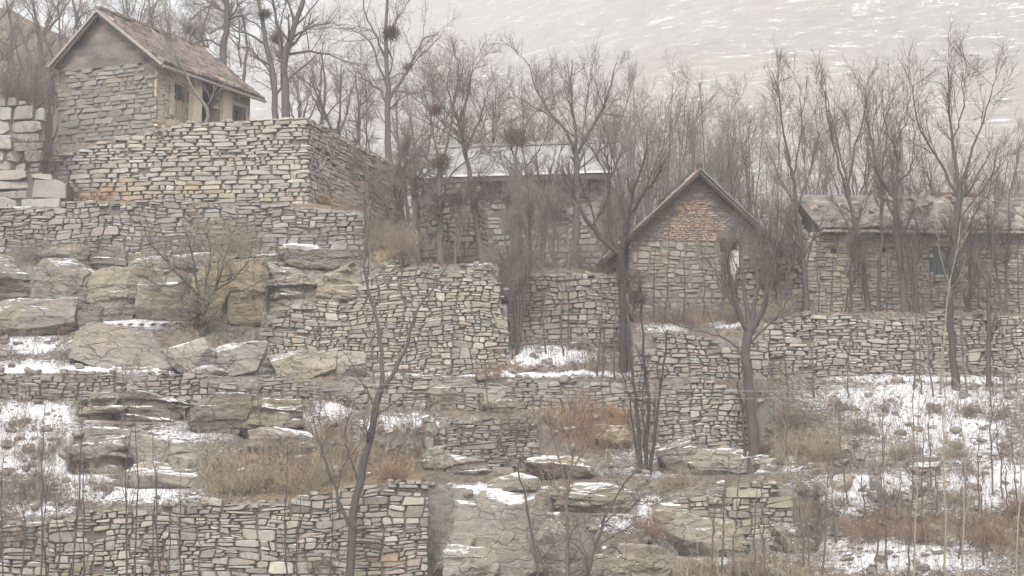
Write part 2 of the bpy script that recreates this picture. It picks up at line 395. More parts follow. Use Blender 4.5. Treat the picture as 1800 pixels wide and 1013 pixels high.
D = np.where(blur(WMASK, 2, 0) > 0, D, Db)
Dr = blur(blur(D, 3, 0), 2, 1)
D = np.where((blur(RMASK, 8, 0) > 0) & (blur(WMASK, 3, 0) == 0), Dr, D)
def depth(px, py):
    """terrain distance for photo pixels (arrays ok)"""
    px = np.clip(np.asarray(px, float), GX[0], GX[-1] - .01); py = np.clip(np.asarray(py, float), GY[-1] + .01, GY[0])
    i = (px - GX[0]) / 3; j = (GY[0] - py) / 3
    i0 = np.minimum(i.astype(int), len(GX) - 2); j0 = np.minimum(j.astype(int), len(GY) - 2); fi = i - i0; fj = j - j0
    return D[i0, j0] * (1 - fi) * (1 - fj) + D[i0 + 1, j0] * fi * (1 - fj) + D[i0, j0 + 1] * (1 - fi) * fj + D[i0 + 1, j0 + 1] * fi * fj
def ground(px, py): return at(px, py, depth(px, py))

# snow blobs: px, py, rx, ry, weight
SB = [(1600, 985, 240, 30, 1.0), (1400, 950, 80, 40, .85), (1210, 955, 90, 45, .8), (1480, 900, 80, 40, .8), (300, 648, 340, 7, 1.2), (900, 657, 330, 6, 1.1), (1240, 826, 200, 7, 1.1), (860, 856, 110, 9, 1.2), (700, 745, 90, 26, 1.1), (590, 708, 50, 40, 1.0), (500, 735, 120, 26, .7), (960, 625, 110, 22, 1.2), (1130, 900, 90, 40, 1.0), (1580, 960, 260, 26, .9), (1520, 860, 160, 40, 1.0), (60, 655, 90, 30, 1.2), (400, 790, 60, 26, .5), (90, 800, 190, 60, 1.15), (60, 730, 110, 40, 1.1), (220, 865, 140, 22, 1.1), (1640, 740, 200, 60, 1.1), (55, 605, 90, 22, 1), (30, 525, 90, 14, .9), (230, 567, 140, 16, .9), (400, 580, 60, 18, .5), (60, 690, 90, 35, .8), (40, 770, 110, 60, 1), (150, 830, 150, 45, 1), (60, 895, 110, 22, .8), (280, 872, 110, 18, .9),
 (330, 760, 120, 30, .8), (150, 735, 60, 12, .9), (60, 640, 160, 16, .8), (350, 655, 300, 6, .8), (560, 645, 120, 10, .5), (590, 715, 60, 34, .7), (715, 740, 70, 26, .9), (650, 765, 60, 14, .6), (500, 765, 70, 8, .6), (480, 730, 30, 8, .6), (590, 800, 80, 12, .4),
 (750, 655, 150, 6, .6), (1000, 660, 160, 7, .7), (960, 620, 110, 24, 1), (1060, 595, 40, 24, .8), (1170, 575, 60, 14, .8), (1280, 572, 50, 10, .9), (1260, 600, 80, 16, .4),
 (1600, 700, 270, 45, 1), (1650, 664, 300, 12, 1), (1430, 700, 60, 35, .7), (1660, 780, 220, 50, .9), (1740, 850, 130, 60, 1.1), (1560, 850, 90, 40, .9), (1520, 800, 80, 30, .5), (1330, 825, 160, 9, .8), (1130, 800, 70, 35, .8), (1160, 830, 90, 16, .8),
 (1110, 915, 70, 30, .9), (1080, 880, 60, 16, .7), (860, 862, 90, 13, .9), (800, 850, 50, 8, .7), (900, 850, 50, 14, .6), (1250, 985, 80, 14, .8), (1540, 955, 110, 30, .8), (1700, 955, 110, 25, .6), (1450, 925, 40, 25, .6), (1400, 985, 70, 14, .3),
 (930, 728, 60, 8, .5), (1110, 760, 30, 20, .6), (840, 462, 40, 7, .9), (520, 440, 60, 8, .3), (1500, 553, 200, 5, .4), (350, 1005, 40, 8, .6), (150, 420, 120, 20, .4), (740, 412, 25, 10, .5), (20, 362, 60, 6, 1)]
def snow_at(px, py):
    s = np.full(np.shape(px), 0.24)
    for (x, y, rx, ry, wt) in SB:
        s = np.maximum(s, wt * np.exp(-(((px - x) / rx) ** 2 + ((py - y) / ry) ** 2) * 0.9))
    return s
# straw / brown ground blobs
GB = [(500, 830, 170, 55, 1), (690, 830, 80, 40, .9), (620, 880, 60, 20, .5), (1040, 730, 110, 50, 1), (1300, 1000, 200, 40, .8), (1550, 920, 200, 30, .9), (1750, 930, 120, 60, .9), (1510, 740, 60, 25, 1), (1590, 785, 60, 25, 1), (1680, 790, 60, 25, .9),
 (1680, 715, 110, 20, .9), (1450, 790, 80, 40, .7), (1420, 900, 60, 60, .9), (180, 335, 110, 25, 1), (570, 345, 90, 22, 1), (700, 430, 110, 45, .9), (860, 440, 130, 30, .7), (560, 655, 60, 15, .8), (850, 650, 90, 14, .8), (1180, 560, 120, 18, .8),
 (400, 520, 60, 40, .8), (420, 420, 90, 40, .6), (1000, 450, 120, 30, .6), (1300, 540, 60, 30, .5), (1120, 990, 200, 60, .6), (550, 760, 90, 30, .8), (120, 660, 60, 20, .5)]
def grass_at(px, py):
    s = np.full(np.shape(px), 0.18)
    for (x, y, rx, ry, wt) in GB:
        s = np.maximum(s, wt * np.exp(-(((px - x) / rx) ** 2 + ((py - y) / ry) ** 2)))
    return s

# ------------------------------------------------------------------ terrain sheet
CREST = np.array([(-8000, 250), (-150, 250), (30, 250), (78, 280), (120, 266), (240, 235), (320, 216), (540, 206), (600, 238), (704, 292), (712, 385), (760, 440), (850, 456), (1080, 470), (1112, 545), (1340, 548), (1420, 548), (9000, 549)], float)
ZP = np.array([(-8000, 13.3), (500, 13.1), (560, 12.6), (704, 12.2), (716, 9.6), (780, 8.5), (1080, 8.3), (1120, 6.3), (9000, 6.3)], float)
colx = np.concatenate([np.linspace(-8000, -300, 40), np.arange(-290, -150, 14), np.arange(-150, 1951, 3.0), np.arange(1960, 2100, 14), np.linspace(2110, 9800, 40)])
cc = np.clip(colx, -150, 1950)
NR = 300
tt = np.linspace(0, 1, NR)
crest = np.interp(colx, CREST[:, 0], CREST[:, 1])
PYS = 1120 + (crest[:, None] - 1120) * tt[None]
PXS = np.repeat(colx[:, None], NR, 1)
DD = depth(np.repeat(cc[:, None], NR, 1), PYS)
P1 = at(PXS, PYS, DD)
wm = np.zeros_like(DD)
ii = np.clip(((cc - GX[0]) / 3).astype(int), 0, len(GX) - 1); jj = np.clip(((GY[0] - PYS) / 3).astype(int), 0, len(GY) - 1)
WB = np.clip(blur(blur(np.maximum(WMASK, RMASK), 2, 0), 2, 1) * 2, 0, 1)
wm = WB[ii[:, None], jj]
# rough, blocky relief away from the walls
n1 = fbm(P1 * np.array([1, 1, 1]) * 0.9, 5, 0.55); n2 = fbm(P1 * 3.5 + 9, 3, 0.6)
disp = (n1 * 0.24 + n2 * 0.09) * (1 - wm)
steep = np.gradient(P1[..., 2], axis=1) / (np.abs(np.gradient(P1[..., 1], axis=1)) + 1e-3)
P1[..., 1] -= disp * 0.7
P1[..., 2] += (disp - 0.03) * 0.6
# plateau and back slope
nb = 46
s = np.linspace(0, 1, nb + 1)[1:]
Pc = P1[:, -1]
ey = Pc[:, 1][:, None] + (110 - Pc[:, 1][:, None]) * s[None]
k_ = np.clip((ey - Pc[:, 1][:, None] - 0.3) / 5.0, 0, 1); k_ = k_ * k_ * (3 - 2 * k_)
zp = np.interp(colx, ZP[:, 0], ZP[:, 1])[:, None]
ez = Pc[:, 2][:, None] * (1 - k_) + zp * k_
hill = np.interp(colx, [-8000, 0, 400, 480, 700], [1, 1, .58, .45, 0])[:, None]
ez = ez + hill * np.clip(ey - 72, 0, 60) * 0.41
ex = (PXS[:, :1] - 900) / F * ey / CT
ez = ez + fbm(np.stack([ex, ey, ez * 0], -1) * 0.5, 4) * 0.25 * k_
# down into the valley
sv_ = np.linspace(0, 1, 14)[1:]
vy = 110 + 160 * sv_[None] + 0 * colx[:, None]; vz = ez[:, -1:] * (1 - sv_) ** 2 + (-22) * (1 - (1 - sv_) ** 2)
vx = (PXS[:, :1] - 900) / F * vy / CT
P3 = np.stack([vx, vy, vz], -1)
P2 = np.stack([ex, ey, ez], -1)
# in front, down to the valley floor under the camera
fr = np.linspace(1, 0, 22)[:-1]
fx = P1[:, :1, 0] + 0 * fr[None]; fy = P1[:, :1, 1] - 110 * fr[None] ** 1.5; fz = P1[:, :1, 2] + (-9 - P1[:, :1, 2]) * np.clip(fr[None] * 6, 0, 1)
P0 = np.stack([fx, fy, fz], -1)
PT = np.concatenate([P0, P1, P2, P3], 1)
nc, nr = PT.shape[:2]
idx = np.arange(nc * nr).reshape(nc, nr)
TF = np.stack([idx[:-1, :-1], idx[1:, :-1], idx[1:, 1:], idx[:-1, 1:]], -1).reshape(-1, 4)
sn = np.full((nc, nr), 0.35); gr = np.full((nc, nr), 0.4); hl = np.zeros((nc, nr))
o0 = P0.shape[1]
sn[:, o0:o0 + NR] = snow_at(PXS, PYS); gr[:, o0:o0 + NR] = grass_at(PXS, PYS)
hl[:, o0 + NR:] = np.clip((175 - colx) / 130, 0, 1)[:, None]
def terrain_mat():
    m, nt, p, pos, g = base_mat('hillside_ground')
    sa = node(nt, 'ShaderNodeAttribute', attribute_name='snow').outputs['Fac']
    ga = node(nt, 'ShaderNodeAttribute', attribute_name='grass').outputs['Fac']
    n1 = noise(nt, 6, 8, 0.75, pos); n2 = noise(nt, 1.1, 5, 0.6, pos); n3 = noise(nt, 30, 4, 0.7, pos); mpn = nt.nodes.new('ShaderNodeMapping'); mpn.inputs['Scale'].default_value = (1.0, 1.7, 3.0); L(nt, pos, mpn.inputs[0]); n4 = math_(nt, 'ADD', math_(nt, 'MULTIPLY', noise(nt, 3.2, 9, 0.86, mpn.outputs[0], 1.2), .6), math_(nt, 'MULTIPLY', noise(nt, 11, 6, 0.8, mpn.outputs[0], .5), .40))
    soil = mixc(nt, ramp(nt, n1, 0.35, 0.65), (0.075, 0.058, 0.045), (0.24, 0.195, 0.145))
    straw = mixc(nt, ramp(nt, n3, 0.35, 0.65), (0.15, 0.10, 0.065), (0.36, 0.27, 0.175))
    gf = ramp(nt, math_(nt, 'ADD', ga, math_(nt, 'MULTIPLY_ADD', n2, 1.0, -0.5)), 0.3, 0.8)
    c = mixc(nt, gf, soil, straw)
    s = nt.nodes.new('ShaderNodeSeparateXYZ'); L(nt, g.outputs['Normal'], s.inputs[0])
    rock = mixc(nt, ramp(nt, n1, 0.3, 0.7), (0.15, 0.14, 0.12), (0.34, 0.31, 0.265))
    rf = math_(nt, 'MULTIPLY', ramp(nt, math_(nt, 'MULTIPLY', s.outputs['Z'], -1.0), -0.62, -0.35), math_(nt, 'SUBTRACT', 1.0, math_(nt, 'MULTIPLY', gf, 0.6)))
    c = mixc(nt, rf, c, rock)
    sf = ramp(nt, math_(nt, 'ADD', math_(nt, 'MULTIPLY_ADD', math_(nt, 'MINIMUM', sa, 1.05), 0.20, -0.120), n4), 0.5, 0.53)
    sf = math_(nt, 'MULTIPLY', sf, ramp(nt, s.outputs['Z'], 0.1, 0.4))
    sf = math_(nt, 'MULTIPLY', sf, ramp(nt, sa, 0.12, 0.3))
    c = mixc(nt, sf, c, SNOW)
    L(nt, c, p.inputs['Base Color'])
    add_bump(nt, p, math_(nt, 'ADD', math_(nt, 'ADD', n1, math_(nt, 'MULTIPLY', n3, .5)), math_(nt, 'MULTIPLY', sf, 0.35)), 0.9, 0.09)
    return m
me = make_mesh('hillside_terrain', PT.reshape(-1, 3), [TF], terrain_mat(), None, True, {'snow': sn.ravel(), 'grass': gr.ravel()})
tag(link('hillside_terrain', me), kind='structure')
st_ = np.arange(0, nc, 2) if False else np.arange(nc)
BV = BVHTree.FromPolygons([tuple(v) for v in PT.reshape(-1, 3).tolist()], TF.tolist())
def drop(x, y, z0=60):
    h = BV.ray_cast(Vector((x, y, z0)), Vector((0, 0, -1)))
    return h[0].z if h[0] is not None else 0.0

# ------------------------------------------------------------------ far mountain
def mountain():
    cx = np.linspace(-700, 2500, 640); ys = np.linspace(235, 980, 560)
    X, Yg = np.meshgrid(cx, ys, indexing='ij')
    ridge = np.interp(X, [-900, 300, 420, 520, 640, 900, 1300, 1800, 2700], [0.235, 0.235, 0.243, 0.252, 0.272, 0.30, 0.33, 0.36, 0.36])
    wx = (X - 900) / F * Yg
    z = -26 + (Yg - 235) * (ridge * 900 + 26) / 665
    # spurs running down to the left
    d = (wx * 0.55 + Yg * 0.35)
    z = z + 12 * fbm(np.stack([d / 75, Yg / 400, 0 * d], -1), 3) + 9 * fbm(np.stack([wx / 60, Yg / 60, 0 * d + 4], -1), 5, 0.5)
    cap = ridge * 930 + 6 * fbm(np.stack([wx / 40, 0 * d, 0 * d + 2], -1), 4)
    z = np.where(z > cap, cap - (z - cap) * 0.4, z)
    # bedding ledges
    wob = fbm(np.stack([wx / 45, Yg / 45, z * 0 + 8], -1), 6, .62) * 13
    ph = (z + wob + wx * 0.05) / 3.4
    fr_ = ph - np.floor(ph)
    amt = np.clip(0.25 + 0.9 * fbm(np.stack([wx / 70, Yg / 70, z * 0 + 21], -1), 3) + (X - 1150) / 1000, 0, 1)
    z2 = z + (np.clip(fr_ * 3 - 1, 0, 1) - fr_) * 3.4 * 0.75 * amt
    patch = fbm(np.stack([wx / 9, Yg / 14, z / 3], -1), 4)
    led = amt * np.clip(1 - np.abs(fr_ - 0.2) * 6, 0, 1)
    snow = np.clip(led * 1.3 + patch * 0.9 - 0.30, 0, 1)
    P = np.stack([wx, Yg, z2], -1)
    n, k = P.shape[:2]; id_ = np.arange(n * k).reshape(n, k)
    Q = np.stack([id_[:-1, :-1], id_[1:, :-1], id_[1:, 1:], id_[:-1, 1:]], -1).reshape(-1, 4)
    m, nt, p, pos, g = base_mat('mountain_slope')
    sa = node(nt, 'ShaderNodeAttribute', attribute_name='snow').outputs['Fac']
    ga = node(nt, 'ShaderNodeAttribute', attribute_name='spur').outputs['Fac']
    n1 = noise(nt, 0.12, 6, 0.7, pos); n2 = noise(nt, 0.6, 5, 0.7, pos)
    mp = nt.nodes.new('ShaderNodeMapping'); mp.inputs['Scale'].default_value = (0.13, 0.10, 1.25); L(nt, pos, mp.inputs[0])
    n3 = noise(nt, 1.0, 8, 0.72, mp.outputs[0], 0.4)
    c = mixc(nt, ramp(nt, n1, 0.35, 0.65), (0.20, 0.185, 0.165), (0.30, 0.265, 0.225))
    c = mixc(nt, ga, c, (0.40, 0.31, 0.215))
    c = mixc(nt, ramp(nt, n2, 0.45, 0.75), c, (0.36, 0.34, 0.31))
    c = mixc(nt, ramp(nt, n3, .30, .48), (.13, .125, .12), c)
    f1 = math_(nt, 'MULTIPLY', ramp(nt, math_(nt, 'ADD', n3, math_(nt, 'ADD', math_(nt, 'MULTIPLY', sa, 0.15), math_(nt, 'MULTIPLY_ADD', n1, .35, -.175))), 0.585, 0.64), 1.0)
    c = mixc(nt, f1, c, SNOW); L(nt, c, p.inputs['Base Color'])
    add_bump(nt, p, n3, 0.9, 1.5)
    spur = np.clip(1 - np.abs((wx * 0.55 + Yg * 0.35) - (0.55 * 60 + 0.35 * 800)) / 12, 0, 1) * 0.0 + np.clip(fbm(np.stack([d / 75, Yg / 400, 0 * d], -1), 3) * 2.2 - 0.25, 0, 1) * np.clip(1.2 - amt, 0, 1)
    me = make_mesh('mountain', P.reshape(-1, 3), [Q], m, None, True, {'snow': snow.ravel(), 'spur': spur.ravel()})
    tag(link('mountain', me), kind='structure')
mountain()

# ------------------------------------------------------------------ stone masonry
def clip_poly(P, c, n):
    """keep side (p-c).n <= 0"""
    out = []
    m = len(P)
    dd = [(p[0] - c[0]) * n[0] + (p[1] - c[1]) * n[1] for p in P]
    for i in range(m):
        a, b = P[i], P[(i + 1) % m]; da, db = dd[i], dd[(i + 1) % m]
        if da <= 0: out.append(a)
        if (da < 0 < db) or (db < 0 < da):
            t = da / (da - db); out.append((a[0] + (b[0] - a[0]) * t, a[1] + (b[1] - a[1]) * t))
    return out
def cells_rubble(u0, u1, z0, z1, w, h, rnd, jit=0.42, dropp=0.2):
    nu = int((u1 - u0) / w) + 3; nz = int((z1 - z0) / h) + 3
    seeds = {}
    for j in range(-1, nz):
        for i in range(-1, nu):
            r = rnd.random()
            if r < dropp: continue
            sx = i + 0.5 * (j % 2) + 0.5 + rnd.uniform(-jit, jit); sz = j + 0.5 + rnd.uniform(-jit, jit) * 0.55
            seeds.setdefault((i, j), []).append((sx, sz, rnd.choice((0, .05, .1, .25, .5))))
            if r > 0.93: seeds[(i, j)].append((sx + rnd.uniform(-.5, .5), sz + rnd.uniform(-.4, .4), 0))
    out = []
    for (i, j), ss in seeds.items():
        for s_ in ss:
            P = [(s_[0] - 1.2, s_[1] - 1.1), (s_[0] + 1.2, s_[1] - 1.1), (s_[0] + 1.2, s_[1] + 1.1), (s_[0] - 1.2, s_[1] + 1.1)]
            for dj in (-2, -1, 0, 1, 2):
                for di in (-2, -1, 0, 1, 2):
                    for q in seeds.get((i + di, j + dj), ()):
                        if q is s_: continue
                        n = (q[0] - s_[0], q[1] - s_[1])
                        if abs(n[0]) > 2.3 or abs(n[1]) > 2.1: continue
                        k_ = min(max(.5 + (s_[2] - q[2]) / (2 * (n[0] ** 2 + n[1] ** 2)), .12), .88); P = clip_poly(P, (s_[0] + n[0] * k_, s_[1] + n[1] * k_), (n[0], n[1] * 1.35))
                        if len(P) < 3: break
                    if len(P) < 3: break
                if len(P) < 3: break
            if len(P) >= 3: out.append([(u0 + a * w, z0 + b * h) for a, b in P])
    return out
def cells_broken(u0, u1, z0, z1, w, h, rnd, spread=.7):
    """dry stone: big strips split again and again by slightly tilted cuts"""
    out = []; A0 = w * h
    def split(P, dep):
        xs = [p[0] for p in P]; zs = [p[1] for p in P]; W = max(xs) - min(xs); H = max(zs) - min(zs)
        m = len(P); ar = abs(sum(P[i][0] * P[(i + 1) % m][1] - P[(i + 1) % m][0] * P[i][1] for i in range(m))) / 2
        if dep > 9 or ar < A0 * math.exp(rnd.gauss(0, spread)) * 1.25: out.append(P); return
        asp = W / max(H, 1e-3)
        vert = asp > (w / h) * math.exp(rnd.gauss(0, .3)) * 1.45
        if vert:
            c = (min(xs) + W * rnd.uniform(.3, .7), sum(zs) / m); a = rnd.gauss(0, .17); n = (math.cos(a), math.sin(a))
        else:
            c = (sum(xs) / m, min(zs) + H * rnd.uniform(.33, .67)); a = rnd.gauss(0, .07); n = (math.sin(a), math.cos(a))
        A = clip_poly(P, c, n); B = clip_poly(P, c, (-n[0], -n[1]))
        for q in (A, B):
            if len(q) >= 3: split(q, dep + 1)
    z = z0
    while z < z1:
        H = h * rnd.uniform(1.8, 4.0); u = u0 - rnd.random() * w
        while u < u1:
            W = w * rnd.uniform(2.5, 5); split([(u, z), (u + W, z), (u + W, z + H), (u, z + H)], 0); u += W
        z += H
    return out
def cells_coursed(u0, u1, z0, z1, w, h, rnd, jit=0.2):
    out = []; z = z0
    while z < z1:
        ch = h * rnd.uniform(0.7, 1.35); u = u0 - w * rnd.random()
        while u < u1:
            cw = w * rnd.choice((0.45, 0.7, 0.9, 1.1, 1.3, 1.6)) * rnd.uniform(0.9, 1.1)
            def cell(a0, a1, b0, b1):
                j = jit * h
                out.append([(a0 + rnd.uniform(0, j), b0 + rnd.uniform(-j, j) * .5), (a1 - rnd.uniform(0, j), b0 + rnd.uniform(-j, j) * .5), (a1 - rnd.uniform(0, j), b1 + rnd.uniform(-j, j) * .5), (a0 + rnd.uniform(0, j), b1 + rnd.uniform(-j, j) * .5)])
            if rnd.random() < 0.07:
                m1 = u + cw * rnd.uniform(.35, .65); mz = z + ch * rnd.uniform(.4, .6); cell(u, m1, z, z + ch); cell(m1, u + cw, z, mz); cell(m1, u + cw, mz, z + ch)
            elif rnd.random() < 0.14 and ch > h * 0.9:
                mz = z + ch * rnd.uniform(.4, .6); cell(u, u + cw, z, mz); cell(u, u + cw, mz, z + ch)
            else: cell(u, u + cw, z, z + ch)
            u += cw
        z += ch
    return out
def stones(cells, keepf, colf, rnd, gap=0.011, depthv=0.05, back=0.16, cham=0.13):
    """returns arrays (u,z,d), cols, quads, tris"""
    A, C, Q, T = [], [], [], []; n0 = 0
    for P in cells:
        m = len(P); cu = sum(p[0] for p in P) / m; cz = sum(p[1] for p in P) / m
        k = keepf(cu, cz)
        if not k or rnd.random() < .010: continue
        rad = 0.5 * min(max(p[0] for p in P) - min(p[0] for p in P), max(p[1] for p in P) - min(p[1] for p in P)) + 1e-4
        if rad < 0.012: continue
        sh = max(0.55, 1 - gap * rnd.uniform(0.7, 1.7) / rad)
        # drop tiny edges, chamfer corners
        P = [p for i, p in enumerate(P) if math.hypot(p[0] - P[i - 1][0], p[1] - P[i - 1][1]) > 0.012]
        m = len(P)
        if m < 3: continue
        R2 = []
        for i in range(m):
            a, b, c = P[i - 1], P[i], P[(i + 1) % m]; t = cham * rnd.choice((.2, .4, .7, 1.1, 1.8))
            R2.append((b[0] + (a[0] - b[0]) * t, b[1] + (a[1] - b[1]) * t)); R2.append((b[0] + (c[0] - b[0]) * t, b[1] + (c[1] - b[1]) * t))
        m = len(R2); d0 = rnd.uniform(0, depthv) - (0.05 if rnd.random() < 0.06 else 0); ta, tb = rnd.uniform(-.2, .2), rnd.uniform(-.25, .2)
        if k == 2: d0 += 0.03
        bev = min(0.018, rad * 0.25)
        for (sc_, dd_) in ((sh, -back), (sh, d0 - bev), (sh * (1 - bev * 0.9 / rad), d0 + bev * 0.3)):
            for (a, b) in R2:
                du, dz = (a - cu) * sc_, (b - cz) * sc_
                jz = rnd.uniform(-.008, .008) if dd_ > -0.1 else 0
                A.append((cu + du + jz, cz + dz + jz, dd_ + (0 if dd_ == -back else ta * du + tb * dz)))
        A.append((cu + rnd.uniform(-.2, .2) * rad, cz + rnd.uniform(-.2, .2) * rad, d0 + bev * 0.3 + rnd.uniform(-0.004, 0.01)))
        for r in (0, 1):
            for i in range(m):
                a = n0 + r * m + i; b = n0 + r * m + (i + 1) % m; Q.append((a, b, b + m, a + m))
        for i in range(m): T.append((n0 + 2 * m + i, n0 + 2 * m + (i + 1) % m, n0 + 3 * m))
        c = colf(cu, cz); C.extend([c] * (3 * m + 1)); n0 += 3 * m + 1
    return np.array(A), np.array(C), np.array(Q), np.array(T)
def tone(rnd, base, var=0.2, warm=0.06):
    base = [b * .92 + .08 * sum(base) / 3 for b in base]; k = .84 * (1 + rnd.gauss(0, var)); k = min(max(k, 0.5), 1.55); t = rnd.gauss(0, warm)
    return (base[0] * k * (1 + t) * 1.01, base[1] * k, base[2] * k * (1 - t * 1.2) * .99)
def pos_poly(B, batter, zref):
    """B (n,3) base points along the wall -> function(u,z,d) and the total length"""
    seg = B[1:, :2] - B[:-1, :2]; ln = np.hypot(seg[:, 0], seg[:, 1]); cum = np.r_[0, np.cumsum(ln)]
    nrm = np.stack([seg[:, 1], -seg[:, 0]], 1) / ln[:, None]
    vn = np.r_[nrm[:1], (nrm[1:] + nrm[:-1]) / 2, nrm[-1:]]; vn /= np.linalg.norm(vn, axis=1)[:, None]
    def f(u, z, d):
        x = np.interp(u, cum, B[:, 0]); y = np.interp(u, cum, B[:, 1]); nx = np.interp(u, cum, vn[:, 0]); ny = np.interp(u, cum, vn[:, 1])
        # past the ends keep going straight
        o = np.where(u > cum[-1], u - cum[-1], np.where(u < 0, u, 0)); e = np.where(u > 0, 1, 0)
        tx = np.where(e, seg[-1, 0] / ln[-1], seg[0, 0] / ln[0]); ty = np.where(e, seg[-1, 1] / ln[-1], seg[0, 1] / ln[0])
        off = d - (z - zref) * batter
        return np.stack([x + tx * o + nx * off, y + ty * o + ny * off, z], -1)
    return f, cum
def wall_mesh(pts, style, w, h, base, seed, batter=0.07, var=0.13, warm=0.022, gap=0.009, ragged=0.12, stain=None, big=None, mat=None, name='stone_wall', thick=0.5, depthv=0.06, jit=0.42, warp=0.04, slump=.55):
    rnd = random.Random(seed)
    p = np.array(pts, float)
    B = at(p[:, 0], p[:, 2], p[:, 3]); Tz = at(p[:, 0], p[:, 1], p[:, 3] + 0.15)[:, 2]
    pf, cum = pos_poly(B, batter, float(B[:, 2].mean())); Lh = cum[-1]
    zb = lambda u: np.interp(u, cum, B[:, 2]); zt = lambda u: np.interp(u, cum, Tz)
    z0, z1 = B[:, 2].min() - 0.35, Tz.max() + 0.3
    if style == 'coursed': cells = cells_coursed(0, Lh, z0, z1, w, h, rnd)
    else: cells = cells_broken(0, Lh, z0, z1, w, h, rnd)
    ph = rnd.random() * 99
    wz = lambda u, z: warp * (math.sin(u * .9 + z * .7 + ph) + .6 * math.sin(u * 2.3 - z * 1.9 + ph * 2) + .35 * math.sin(u * 5.1 + z * 3 + ph))
    topf = lambda u: zt(u) - slump * max(0, 1 - min(u, Lh - u) / .7) ** 1.3 * (.6 + .4 * math.sin(u * 9 + ph)) + ragged * (math.sin(u * 2.1 + ph) * .5 + math.sin(u * 5.3 + ph * 2) * .35) - ragged * .3
    c2 = []
    for P in cells:
        P = [(a + warp * .8 * math.sin(b * 4.7 + a * 1.3 + ph), b + wz(a, b)) for a, b in P]
        cu = sum(p[0] for p in P) / len(P); tp = topf(cu) + ragged * rnd.uniform(-.5, .5)
        if max(p[1] for p in P) > tp: P = clip_poly(P, (0, tp), (0, 1))
        if len(P) > 2: P = clip_poly(P, (0.0, 0), (-1, 0))
        if len(P) > 2: P = clip_poly(P, (Lh, 0), (1, 0))
        if len(P) < 3 or max(p[1] for p in P) - min(p[1] for p in P) < .35 * h: continue
        c2.append(P)
    cells = c2
    def keepf(u, z):
        if u < 0.02 or u > Lh - 0.02 or z < zb(u) - 0.3: return 0
        t = topf(u)
        return 2 if z > t - h else 1
    def colf(u, z):
        c = tone(rnd, base, var, warm)
        if stain:
            hh = (z - zb(u)) / max(zt(u) - zb(u), .3)
            for (a, b, h0, h1, sc) in stain:
                if a * Lh < u < b * Lh and h0 + 0.1 * math.sin(u * 3) < hh < h1 + 0.12 * math.sin(u * 2.3 + 1): c = tuple(c[i] * .25 + sc[i] * .66 * (0.85 + rnd.random() * .3) for i in range(3))
        return c
    A, C, Q, T = stones(cells, keepf, colf, rnd, gap, depthv)
    V = pf(A[:, 0], A[:, 1], A[:, 2])
    mb = MB(); mb.add(V, Q, T); mb.C[-1] = C
    # core of the wall
    us = np.linspace(0.03, Lh - 0.03, max(3, int(Lh / 0.25))); core = (0.145, 0.125, 0.105)
    tz = np.maximum(np.array([topf(u) for u in us]) - .07 - ragged * .3, zb(us) - .2)
    rows = [(zb(us) - 0.35, -0.07), (tz, -0.07), (tz - .02, -thick), (zb(us) - 0.35, -thick)]
    Vb = np.concatenate([pf(us, z, np.full_like(us, d)) for z, d in rows]); n = len(us)
    Qb = [(r * n + i, r * n + i + 1, (r + 1) * n + i + 1, (r + 1) * n + i) for r in range(3) for i in range(n - 1)] + [(0, n, 2 * n, 3 * n), (n - 1, 4 * n - 1, 3 * n - 1, 2 * n - 1)]
    mb.add(Vb, Qb, col=core)
    return mb, B
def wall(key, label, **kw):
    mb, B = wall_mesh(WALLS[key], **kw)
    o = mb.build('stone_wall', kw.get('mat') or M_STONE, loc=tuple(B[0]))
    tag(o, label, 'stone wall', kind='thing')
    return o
GREY_ = 0; GREY = (0.30, 0.275, 0.235); WARM = (0.34, 0.295, 0.225); PALE = (0.37, 0.34, 0.295); ORANGE = (0.36, 0.22, 0.12)
wall('A', 'long dry stone retaining wall of blocky grey stones along the bottom left edge', style='rubble', w=0.30, h=0.145, base=(.335, .315, .27), seed=1, jit=.3, stain=[(.86, 1, 0, .4, (.29, .24, .19)), (.35, .55, 0, .45, (.3, .26, .2))], gap=0.010, warp=.05, slump=0, ragged=.16, var=.16)
wall('F1', 'low ragged rubble wall edging the left terrace below the boulder row', style='rubble', w=0.26, h=0.12, base=(.26, .24, .21), seed=2, ragged=.25)
wall('F2', 'low rubble wall below the snowy path in the middle of the slope', style='rubble', w=0.28, h=0.14, base=GREY, seed=3, ragged=.2)
wall('G', 'tall rubble retaining wall with big squared stones in the centre of the slope', style='rubble', w=0.25, h=0.135, base=(.325, .30, .25), seed=4, batter=.1, ragged=.2, var=.17, warp=.06)
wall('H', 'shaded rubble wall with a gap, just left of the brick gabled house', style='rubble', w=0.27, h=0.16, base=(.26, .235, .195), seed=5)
wall('I2', 'broken grey rubble wall just below the brick gabled house', style='rubble', w=0.28, h=0.16, base=(.29, .27, .235), seed=6, ragged=.3)
wall('I', 'long pale stone retaining wall in front of the long right house', style='rubble', w=0.27, h=0.115, base=(.345, .325, .28), seed=7, ragged=.18, var=.16, slump=.1)
wall('E', 'rounded stone terrace wall beside the trunk of the pollarded tree', style='rubble', w=0.28, h=0.135, base=(.325, .305, .26), seed=8, ragged=.2)
wall('C', 'small dark layered stone wall left of the orange brown bush', style='rubble', w=0.27, h=0.095, base=(.25, .235, .195), seed=9)
wall('B', 'short stone terrace wall low on the slope above a tan boulder', style='rubble', w=0.27, h=0.16, base=(.30, .275, .22), seed=10, ragged=.18)
wall('LW', 'long dry stone wall of rounded blocks under the tall dressed terrace wall', style='rubble', w=0.32, h=0.15, base=(.29, .272, .248), seed=11, ragged=.16, warp=.06)
